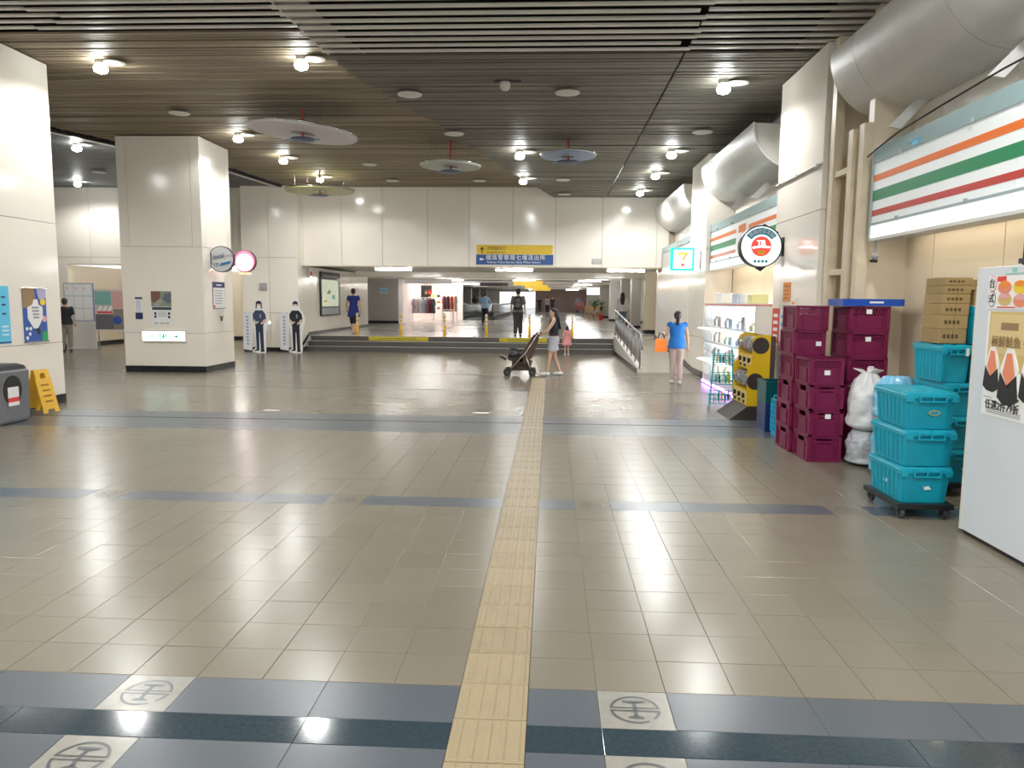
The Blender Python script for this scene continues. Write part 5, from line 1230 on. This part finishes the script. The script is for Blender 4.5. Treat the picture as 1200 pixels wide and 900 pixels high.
for x in (-.22, .22): part('leg', MB().box(x-.02, x+.02, -.02, .02, 0, .55), M_BLACK, o)
# ================================================================ FAR LEFT: NOTICE BOARDS
p = board('notice_board', 'blue framed board full of white timetable sheets by the left wall', 'notice board', (-15.45, YB-.35, .92), 0, .98, 1.22, .03, C('board_back', .55, .58, .66), rim=P_BLUE)
for r_ in range(3):
    for c_ in range(3): patch(p, -.46+.31*c_, -.17+.31*c_, .03+.40*r_, .40+.40*r_, P_WHT, 'sheet')
for c_ in range(3): patch(p, -.42+.31*c_, -.36+.31*c_, 1.05, 1.09, P_PNK if c_ else P_ORG, 'mark', 2)
part('panel_foot', MB().box(-.49, .49, -.025, .08, -.92, -.02), M_OFFW, p)
p = board('display_board', 'standing display board with a green and pink travel poster', 'display board', (-14.45, YB-.30, .60), radians(8), .95, 1.35, .03, C('board_pale', .60, .52, .50))
patch(p, -.46, .05, .85, 1.30, C('poster_sea', .20, .42, .38), 'photo'); patch(p, .06, .46, .75, 1.30, C('poster_rose', .62, .36, .33), 'photo'); patch(p, -.46, .10, .05, .55, C('poster_dusk', .13, .12, .14), 'photo'); patch(p, .10, .46, .05, .72, C('poster_street', .24, .20, .16), 'photo')
patch(p, -.40, .08, .58, .64, P_RED, 'lettering_band', 2)
for k in range(3): poly(p, [(-.38+.16*k, .68), (-.30+.16*k, .82), (-.24+.16*k, .78), (-.32+.16*k, .66)], P_WHT, 'brush_mark', 2)
disc(p, .22, .35, .14, P_BLUE, 'print', 2)
for x in (-.40, .40): part('leg', MB().box(x-.015, x+.015, -.015, .015, -.60, 0), M_STEEL, p); part('foot', MB().box(x-.02, x+.02, -.2, .2, -.60, -.58), M_STEEL, p)
p = board('display_board', 'standing display board with a blue figure poster near the broad column', 'display board', (-13.45, YB+.35, .60), radians(-6), .95, 1.05, .03, C('board_mix', .30, .27, .27))
patch(p, -.20, .20, .35, .85, P_BLUE, 'figure'); disc(p, 0, .75, .10, P_WHT, 'figure', 2); patch(p, -.44, -.22, .05, .95, P_GRY, 'photo'); patch(p, .22, .44, .3, .95, C('poster_wine', .35, .12, .15), 'photo'); patch(p, -.2, .44, .05, .3, M_BLACK, 'photo', 2)
for x in (-.40, .40): part('leg', MB().box(x-.015, x+.015, -.015, .015, -.60, 0), M_STEEL, p); part('foot', MB().box(x-.02, x+.02, -.2, .2, -.60, -.58), M_STEEL, p)
# ================================================================ POLICE CUT-OUTS
def standee(label, loc, female, rz):
    o = thing('cardboard_figure', label, 'cut-out', loc, rz); o['t'] = .012
    S_ = 1.0
    out = [(-.06, 0), (-.24, .03), (-.20, .12), (-.13, .16), (-.14, .55), (-.22, .82), (-.27, 1.05), (-.22, 1.28), (-.13, 1.38), (-.13, 1.58), (-.06, 1.68), (.06, 1.68), (.13, 1.58), (.13, 1.40), (.24, 1.28), (.31, 1.06), (.26, .85), (.20, .60), (.20, .10), (.18, .0), (.05, .0)]
    part('board', MB().prism(out, -.012, 0, 'y'), P_WHT, o)
    part('side_banner', MB().prism([(-.52, .12), (-.24, .08), (-.20, 1.18), (-.30, 1.28), (-.46, 1.26), (-.50, 1.15)], -.008, .002, 'y'), C('banner_white', .74, .74, .80), o)
    for k in range(9): part('banner_mark', MB().box(-.41, -.34, -.0095, -.008, 1.10-.105*k, 1.16-.105*k), P_GRY, o)
    uni = C('uniform_navy', .02, .03, .07) if female else C('uniform_black', .015, .016, .022)
    shirt = C('uniform_blue', .045, .06, .12) if female else uni
    poly(o, [(-.10, .10), (-.12, .90), (.12, .90), (.13, .10), (.03, .10), (.01, .65), (-.01, .65), (-.02, .10)], uni, 'trousers')
    poly(o, [(-.13, .86), (-.15, 1.05), (-.19, 1.02), (-.20, 1.22), (-.11, 1.34), (.11, 1.34), (.20, 1.22), (.22, 1.05), (.15, 1.02), (.13, .86)], shirt, 'shirt', 2)
    poly(o, [(-.20, .06), (-.02, .08), (-.03, .13), (-.12, .12)], P_BLK, 'shoe', 2); poly(o, [(.02, .04), (.14, .04), (.14, .12), (.04, .13)], P_BLK, 'shoe', 2)
    poly(o, [(-.22, 1.06), (-.16, 1.06), (-.06, .94), (-.10, .90), (-.20, .98)], P_SKIN, 'forearm', 3); poly(o, [(.16, 1.06), (.23, 1.06), (.20, .96), (.06, .89), (.04, .93)], P_SKIN, 'forearm', 3)
    disc(o, 0, 1.50, .075, P_SKIN, 'face', 2, sy=1.25); disc(o, 0, 1.45, .055, P_WHT, 'mask', 3, sy=.7)
    poly(o, [(-.09, 1.48), (-.085, 1.58), (-.04, 1.63), (.04, 1.63), (.085, 1.58), (.09, 1.48), (.06, 1.54), (-.06, 1.54)] if not female else [(-.10, 1.38), (-.09, 1.58), (-.04, 1.63), (.04, 1.63), (.09, 1.58), (.10, 1.38), (.065, 1.40), (.06, 1.54), (-.06, 1.54), (-.065, 1.40)], P_BLK, 'hair', 4)
    patch(o, -.13, .13, .87, .90, P_BLK, 'belt', 4); patch(o, -.08, -.02, .96, .99, P_WHT, 'badge', 4); patch(o, .02, .06, 1.10, 1.22, C('tie_blue', .30, .36, .48), 'strap', 4)
    part('stand', MB().prism([(0, 0), (.30, 0), (0, .8)], -.05, -.04, 'x'), P_BRN, o)
    return o
a_ = at_z(296, 415.5); b_ = at_z(341, 415.5)
standee('police officer cardboard cut-out with long hair and pale side banner', (a_.x-.02, 23.0, 0), True, .05)
standee('police officer cardboard cut-out with short hair and pale side banner', (b_.x-.02, 23.1, 0), False, -.02)
# ================================================================ PEOPLE
M_SKIN = mat('skin', (.58, .36, .25), .5); M_HAIR = mat('black_hair', (.012, .010, .009), .4)
def lerp(a, b, t): return tuple(a[i]+(b[i]-a[i])*t for i in range(3))
def limb(mb, A, B, C_, r0, r1, r2, r3, n=12):
    pts, rr = [], []
    for t in (0, .3, .65, .95): pts.append(lerp(A, B, t)); rr.append(r0+(r1-r0)*t)
    for t in (.12, .35, .7, 1): pts.append(lerp(B, C_, t)); rr.append((r1*1.0+(r2-r1)*min(1, t/.35)) if t <= .35 else r2+(r3-r2)*(t-.35)/.65)
    mb.tube(pts, rr, n)
def ring(cx, cy, z, rx, ry, n=20): return [(cx+rx*cos(2*pi*k/n), cy+ry*sin(2*pi*k/n), z) for k in range(n)]
TORSO = [(.84, .125, .10), (.92, .160, .118), (1.02, .150, .108), (1.10, .130, .096), (1.22, .150, .106), (1.34, .165, .110), (1.41, .150, .088), (1.45, .085, .065), (1.49, .052, .052), (1.54, .050, .052)]
def hand(mb, W_, d, s):
    # palm, four fingers of unequal length with a bend, and a thumb off the side
    W_ = Vector(W_); d = Vector(d).normalized(); side = d.cross(Vector((0, 1, 0)) if abs(d.y) < .8 else Vector((0, 0, 1))).normalized()*s; nr = d.cross(side).normalized()
    mb.tube([W_-d*.01, W_+d*.03, W_+d*.075, W_+d*.085], [.026, .034, .036, .026], 10)
    for k, L in enumerate((.060, .072, .066, .052)):
        o = side*(-.027+.018*k); b0 = W_+d*.07+o; b1 = b0+d*L*.5+nr*.004; b2 = b1+d*L*.35+nr*L*.35
        mb.tube([b0, b1, b2], [.0095, .009, .0075], 7)
    b0 = W_+d*.025+side*-.030; mb.tube([b0, b0+d*.03-side*.022, b0+d*.055-side*.022+nr*.01], [.011, .010, .008], 7)
def person(label, loc, face, h, pose, wear, hair='short', voxel=.013, face_detail=True):
    s = h/1.715; o = thing('person', label, 'person', loc, radians(face)); o.scale = (s, s, s)
    P = {'sL': (-.175, 0, 1.395), 'sR': (.175, 0, 1.395), 'eL': (-.235, -.03, 1.13), 'eR': (.235, -.03, 1.13), 'wL': (-.25, .05, .90), 'wR': (.25, .05, .90),
         'hL': (-.085, 0, .88), 'hR': (.085, 0, .88), 'kL': (-.095, .02, .48), 'kR': (.095, .02, .48), 'aL': (-.10, -.02, .085), 'aR': (.10, -.02, .085)}
    P.update(pose)
    fat = wear.get('fat', 1)
    mb = MB()
    mb.loft([ring(0, 0, z, rx*fat, ry*fat) for z, rx, ry in TORSO])
    for q in 'LR':
        g = -1 if q == 'L' else 1
        limb(mb, P['s'+q], P['e'+q], P['w'+q], .052*fat, .040, .038, .026); mb.ell(P['s'+q], .06*fat, .055, .055)
        hand(mb, P['w'+q], Vector(P['w'+q])-Vector(P['e'+q]), g)
        limb(mb, P['h'+q], P['k'+q], P['a'+q], .088*fat, .058, .054, .036); A = P['a'+q]
        mb.tube([(A[0], A[1]-.05, A[2]-.045), (A[0], A[1]+.03, A[2]-.035), (A[0]+g*.01, A[1]+.12, A[2]-.055), (A[0]+g*.012, A[1]+.165, A[2]-.06)], [.032, .040, .032, .018], 10)
    hd = MB()
    hd.loft([ring(0, cy, z, rx, ry, 18) for z, cy, rx, ry in ((1.485, .015, .03, .03), (1.495, .035, .045, .05), (1.53, .022, .062, .076), (1.58, .012, .073, .092), (1.63, .005, .077, .098), (1.675, .0, .068, .088), (1.705, -.004, .042, .056), (1.715, -.004, .012, .016))])
    hd.tube([(0, .085, 1.625), (0, .112, 1.588), (0, .095, 1.575)], [.010, .016, .010], 8)
    for g in (-1, 1): hd.ell((g*.078, -.005, 1.60), .012, .02, .032, 8, 6)
    tl_ = wear.get('look', (0, 0)); T = Matrix.Translation((0, 0, 1.49)) @ Matrix.Rotation(tl_[0], 4, 'Z') @ Matrix.Rotation(tl_[1], 4, 'X') @ Matrix.Translation((0, 0, -1.49))
    hd.xf(T); mb.add(hd.v, hd.f)
    me = baked('body', mb, voxel, 3); link('body', me, M_SKIN, o, True)
    if face_detail:
        for g in (-1, 1): part('eye', MB().ell(tuple(T @ Vector((g*.030, .090, 1.615))), .010, .006, .006, 8, 6), P_BLK, o, True)
        part('mouth', MB().ell(tuple(T @ Vector((0, .098, 1.548))), .020, .006, .005, 8, 6), mat('lips', (.45, .15, .13), .5), o, True)
    # hair
    hm = MB(); hm.loft([ring(0, cy, z, rx, ry, 18) for z, cy, rx, ry in ((1.52, -.050, .045, .045), (1.56, -.034, .078, .070), (1.61, -.024, .088, .086), (1.66, -.012, .087, .098), (1.70, -.008, .068, .080), (1.728, -.006, .030, .036))])
    if hair == 'long': hm.loft([ring(0, cy, z, rx, ry, 14) for z, cy, rx, ry in ((1.17, -.135, .06, .03), (1.30, -.135, .10, .04), (1.42, -.115, .11, .055), (1.54, -.065, .098, .075), (1.64, -.02, .088, .09))])
    if hair == 'bob': hm.loft([ring(0, cy, z, rx, ry, 14) for z, cy, rx, ry in ((1.44, -.055, .085, .05), (1.52, -.045, .100, .075), (1.62, -.02, .092, .09))])
    if hair == 'tail': hm.tube([(0, -.09, 1.62), (0, -.13, 1.56), (0, -.12, 1.42), (0, -.11, 1.36)], [.04, .042, .035, .015], 10)
    hm.xf(T); link('hair', baked('hair', hm, voxel*.9, 2), M_HAIR, o, True)
    # top
    ins = wear.get('loose', .016)
    tp = MB(); z0 = wear.get('hem', .88)
    rows_ = [(z, rx*fat+ins+(.012 if z < 1.1 else 0), ry*fat+ins+.004) for z, rx, ry in TORSO if z0+.02 < z < 1.44]
    if z0 < .90:
        fl = wear.get('flare', .02)
        rows_ = [(z0, .165*fat+ins+fl+max(0, .85-z0)*.25, .13*fat+ins+fl+max(0, .85-z0)*.2)]+rows_
        if z0 < .75: rows_ = [rows_[0], (.80, .170*fat+ins+fl*.8, .128*fat+ins+fl*.7)]+[r for r in rows_[1:] if r[0] > .85]
    tp.loft([ring(0, 0, z, a, b) for z, a, b in rows_]+[ring(0, 0, 1.445, .095, .078)])
    sl_ = wear.get('sleeve', .6)
    for q in 'LR':
        if sl_ > 0:
            S0, E0, W0 = P['s'+q], P['e'+q], P['w'+q]
            tp.ell(S0, .07*fat, .068, .068)
            if sl_ <= 1: tp.tube([S0, lerp(S0, E0, sl_*.5), lerp(S0, E0, sl_)], [.066*fat, .064, .062], 12)
            else: tp.tube([S0, lerp(S0, E0, .5), E0, lerp(E0, W0, (sl_-1)*.5), lerp(E0, W0, sl_-1)], [.066*fat, .060, .056, .052, .044], 12)
    link('top', baked('top', tp, voxel, 3), wear['top'], o, True)
    if wear.get('bottom') is not None:
        bt = MB(); bi = wear.get('bloose', .014)
        bt.loft([ring(0, 0, z, rx*fat+bi, ry*fat+bi) for z, rx, ry in ((.80, .135, .10), (.84, .15, .108), (.92, .160, .118), (1.0, .150, .108))])
        L_ = wear.get('leg', 1.9)
        for q in 'LR':
            A0, K0, N0 = P['h'+q], P['k'+q], P['a'+q]
            if L_ <= 1: bt.tube([A0, lerp(A0, K0, L_*.5), lerp(A0, K0, L_)], [.092*fat+bi, .084+bi, .078+bi*1.6], 14)
            else: bt.tube([A0, lerp(A0, K0, .5), K0, lerp(K0, N0, (L_-1)*.5), lerp(K0, N0, L_-1)], [.090*fat+bi, .076+bi, .060+bi, .056+bi, .046+bi], 14)
        link('trousers' if L_ > 1 else 'shorts', baked('bottom', bt, voxel, 3), wear['bottom'], o, True)
    if wear.get('shoe') is not None:
        for q, g in (('L', -1), ('R', 1)):
            A = P['a'+q]; sh = MB().tube([(A[0], A[1]-.075, A[2]-.045), (A[0], A[1]-.03, A[2]-.035), (A[0], A[1]+.04, A[2]-.035), (A[0]+g*.01, A[1]+.13, A[2]-.048), (A[0]+g*.012, A[1]+.185, A[2]-.055)], [.034, .046, .048, .044, .022], 12)
            sh.v = [(x, y_, max(z, A[2]-.085)) for x, y_, z in sh.v]; part('shoe', sh, wear['shoe'], o, True)
    return o
W_ = lambda n, r, g, b: mat(n, (r, g, b), .75)
# woman with the stroller: turned left, arms forward to the handle
person('woman in black sleeveless top and pale shorts pushing the stroller', (.10, 17.12, 0), 88, 1.54,
       {'eL': (-.20, .14, 1.16), 'eR': (.20, .14, 1.16), 'wL': (-.13, .36, 1.02), 'wR': (.13, .36, 1.02), 'kL': (-.09, .10, .49), 'aL': (-.09, .16, .085), 'kR': (.09, -.02, .48), 'aR': (.09, -.17, .085)},
       {'top': W_('black_top', .015, .015, .025), 'sleeve': 0, 'bottom': W_('pale_shorts', .46, .48, .52), 'leg': .62, 'bloose': .028, 'shoe': M_WHITE, 'hem': .92, 'look': (.1, -.08)}, 'long')
person('toddler in a pink dress by the lowest step', (at_z(664, 416).x, at_z(664, 416).y-.02, 0), 15, .93,
       {}, {'top': W_('pink_dress', .62, .25, .24), 'sleeve': .2, 'hem': .58, 'flare': .05, 'bottom': W_('pink_dark', .5, .18, .18), 'leg': .5, 'shoe': M_OFFW, 'fat': 1.1}, 'bob', .016)
pv = at_z(792, 446)
person('woman in a bright blue vest and beige trousers walking by the ramp', (2.66, 15.75, 0), -4, 1.52,
       {'eL': (-.26, -.02, 1.14), 'wL': (-.30, .20, 1.17), 'wR': (.26, .0, .88), 'kL': (-.08, .06, .49), 'aL': (-.075, .05, .085), 'kR': (.085, .02, .47), 'aR': (.08, -.10, .085)},
       {'top': W_('blue_vest', .005, .13, .42), 'sleeve': .22, 'loose': .03, 'hem': .84, 'bottom': W_('beige_trousers', .50, .40, .32), 'leg': 1.93, 'bloose': .012, 'shoe': M_OFFW}, 'tail', .012)
ob = thing('shopping_bag', 'orange bag hanging from the arm of the woman in the blue vest', 'bag', (2.34, 15.80, .66)); part('sack', MB().loft([[(x*a, y_*b, z) for x, y_ in ((-1, -1), (1, -1), (1, 1), (-1, 1))] for z, a, b in ((0, .11, .05), (.05, .13, .06), (.22, .12, .05), (.28, .10, .03))]), C('bag_orange', .85, .22, .02), ob); part('handle', MB().tube([(-.07, 0, .27), (-.03, .0, .40), (.03, 0, .40), (.07, 0, .27)], .012, 6), M_BLACK, ob)
person('woman in a dark blue tunic with black leggings on the upper level', (-6.95, 26.3, ZP), 2, 1.60,
       {'eL': (-.25, -.04, 1.13), 'kL': (-.08, .03, .48), 'aL': (-.05, .05, .085), 'kR': (.08, .0, .47), 'aR': (.03, -.13, .085)},
       {'top': W_('blue_tunic', .01, .025, .20), 'sleeve': .5, 'hem': .66, 'flare': .03, 'bottom': W_('black_leggings', .012, .012, .015), 'leg': 1.25, 'shoe': C('tan_shoe', .45, .32, .22)}, 'short', .016)
person('man in grey shirt and dark trousers carrying a black backpack', (-1.08, 25.55, ZP), 0, 1.63,
       {'kL': (-.08, .02, .48), 'aL': (-.09, -.06, .085), 'kR': (.085, .06, .49), 'aR': (.09, .06, .085)},
       {'top': W_('grey_shirt', .14, .13, .11), 'sleeve': .9, 'loose': .024, 'bottom': W_('dark_trousers', .03, .028, .028), 'leg': 1.95, 'bloose': .022, 'shoe': M_BLACK}, 'short', .016)
bpk = thing('backpack', 'black backpack worn by the man in the grey shirt', 'backpack', (-1.08, 25.37, ZP+.93)); part('pack_body', MB().loft([[(x*a, y_*b-.01, z) for x, y_ in ((-1, -.6), (-.6, -1), (.6, -1), (1, -.6), (1, 1), (-1, 1))] for z, a, b in ((0, .12, .05), (.05, .15, .075), (.30, .14, .07), (.41, .10, .05), (.44, .05, .03))]), M_BLACK, bpk, True); part('front_pocket', MB().cbox(-.10, .10, -.105, -.06, .06, .22, .02), M_DGREY, bpk)
person('person in a light blue shirt and black trousers standing at the moving walkway', (-3.25, 37.5, ZP), 0, 1.64, {'eR': (.29, -.02, 1.16), 'wR': (.22, .14, 1.02), 'eL': (-.29, -.02, 1.16), 'wL': (-.22, .14, 1.02)},
       {'top': W_('light_blue_shirt', .22, .36, .55), 'sleeve': .8, 'loose': .025, 'bottom': W_('black_trousers', .012, .012, .016), 'leg': 1.95, 'bloose': .02, 'shoe': M_BLACK}, 'short', .02, False)
person('long-haired person in a white top and jeans at the head of the ramp', (3.02, 31.5, ZP), -5, 1.60, {}, {'top': W_('white_top', .72, .72, .72), 'sleeve': 1.7, 'loose': .035, 'bottom': W_('blue_jeans', .10, .17, .28), 'leg': 1.9, 'bloose': .02, 'shoe': M_OFFW}, 'long', .02, False)
person('person in a black shirt partly hidden behind the bin-side column', (-15.05, 22.6, 0), 20, 1.66, {}, {'top': W_('black_shirt', .012, .012, .018), 'sleeve': .8, 'loose': .03, 'bottom': W_('olive_trousers', .25, .22, .17), 'leg': 1.9, 'shoe': M_DGREY}, 'short', .02, False)
for k, (x, yy, f, t_, b_, lb_) in enumerate(((-1.05, 76, 10, (.02, .02, .025), (.03, .03, .035), 'in all black'), (-.25, 72, -5, (.55, .5, .5), (.02, .02, .025), 'in a pale top and black trousers'), (.25, 74, 170, (.04, .04, .06), (.03, .03, .05), 'in a dark navy outfit'), (2.6, 70, 185, (.28, .32, .42), (.06, .07, .11), 'in a blue grey shirt'), (-6.4, 64, 10, (.03, .03, .03), (.1, .1, .1), 'in a charcoal top behind the moving walkway'))):
    person(f'distant person {lb_} in the passage', (x, yy, ZP), f, 1.66, {'aL': (-.09, .08, .085), 'aR': (.09, -.10, .085)} if k % 2 else {}, {'top': W_(f'far_top_{k}', *t_), 'sleeve': .9, 'loose': .03, 'bottom': W_(f'far_bottom_{k}', *b_), 'leg': 1.9, 'bloose': .02, 'shoe': M_BLACK}, 'short', .028, False)
# ================================================================ STROLLER
st = thing('stroller', 'dark brown and black folding baby stroller pushed by the woman', 'stroller', (-.62, 17.10, 0))
M_STF = mat('stroller_fabric', (.055, .035, .02), .8); M_STB = mat('stroller_brown', (.085, .05, .026), .75)
for s in (-1, 1):
    y_ = s*.23
    part('frame_tube', MB().tube([(.42, y_, .98), (.36, y_, .97), (.10, y_, .55), (-.30, y_, .10)], .013, 8), M_STEEL, st, True)
    part('rear_leg', MB().tube([(.08, y_, .50), (.22, y_, .10)], .012, 8), M_STEEL, st, True)
    part('cross_link', MB().tube([(-.12, y_, .30), (.18, y_, .22)], .009, 6), M_BLACK, st, True)
    for x in (-.33, .24):
        for d in (-.028, .028):
            w0 = part('wheel', MB().cyl((x, y_+d-.012, .085), (x, y_+d+.012, .085), .085, 20), M_BLACK, st)
            part('hub_cap', MB().cyl((x, y_+d-.015, .085), (x, y_+d+.015, .085), .035, 12), M_DGREY, w0)
part('handle', MB().tube([(.42, -.23, .98), (.44, -.12, .985), (.44, .12, .985), (.42, .23, .98)], .02, 8), M_BLACK, st, True)
part('backrest', MB().prism([(-.10, .38), (.04, .28), (.24, .42), (.38, .84), (.36, .94), (.26, .95)], -.20, .20, 'y'), M_STB, st)
part('seat', MB().prism([(-.34, .42), (-.30, .36), (-.02, .30), (.06, .36), (-.04, .43)], -.20, .20, 'y'), M_STF, st)
part('canopy', MB().prism([(.18, .80), (.24, .76), (.40, .94), (.33, 1.0)], -.22, .22, 'y'), M_STF, st)
part('bumper_bar', MB().tube([(.02, -.23, .55), (-.22, -.20, .60), (-.28, 0, .60), (-.22, .20, .60), (.02, .23, .55)], .02, 8), M_BLACK, st, True)
part('footrest', MB().prism([(-.34, .40), (-.50, .46), (-.52, .43), (-.36, .34)], -.16, .16, 'y'), M_BLACK, st)
part('basket', MB().prism([(-.24, .12), (.16, .12), (.24, .33), (-.22, .35)], -.19, .19, 'y'), M_STF, st)
part('axle', MB().tube([(.24, -.23, .085), (.24, .23, .085)], .009, 6).tube([(-.33, -.23, .085), (-.33, .23, .085)], .009, 6), M_STEEL, st)
part('black_blanket', MB().ell((-.16, 0, .47), .17, .17, .09), M_BLACK, st, True)
# small litter on the floor
for (px, py), lb_ in (((318, 481), 'flat white scrap of paper on the floor near the joint'), ((563, 484), 'small white paper strip on the floor by the tactile path')):
    P = at_z(px, py); q = part('paper_scrap', MB().hexa([(-.12,-.04,0),(.12,-.05,0),(.13,.04,0),(-.11,.05,0)], [(-.12,-.04,.003),(.12,-.05,.006),(.13,.04,.004),(-.11,.05,.003)]), P_WHT); q.location = (P.x, P.y, .001); tag(q, lb_, 'paper')
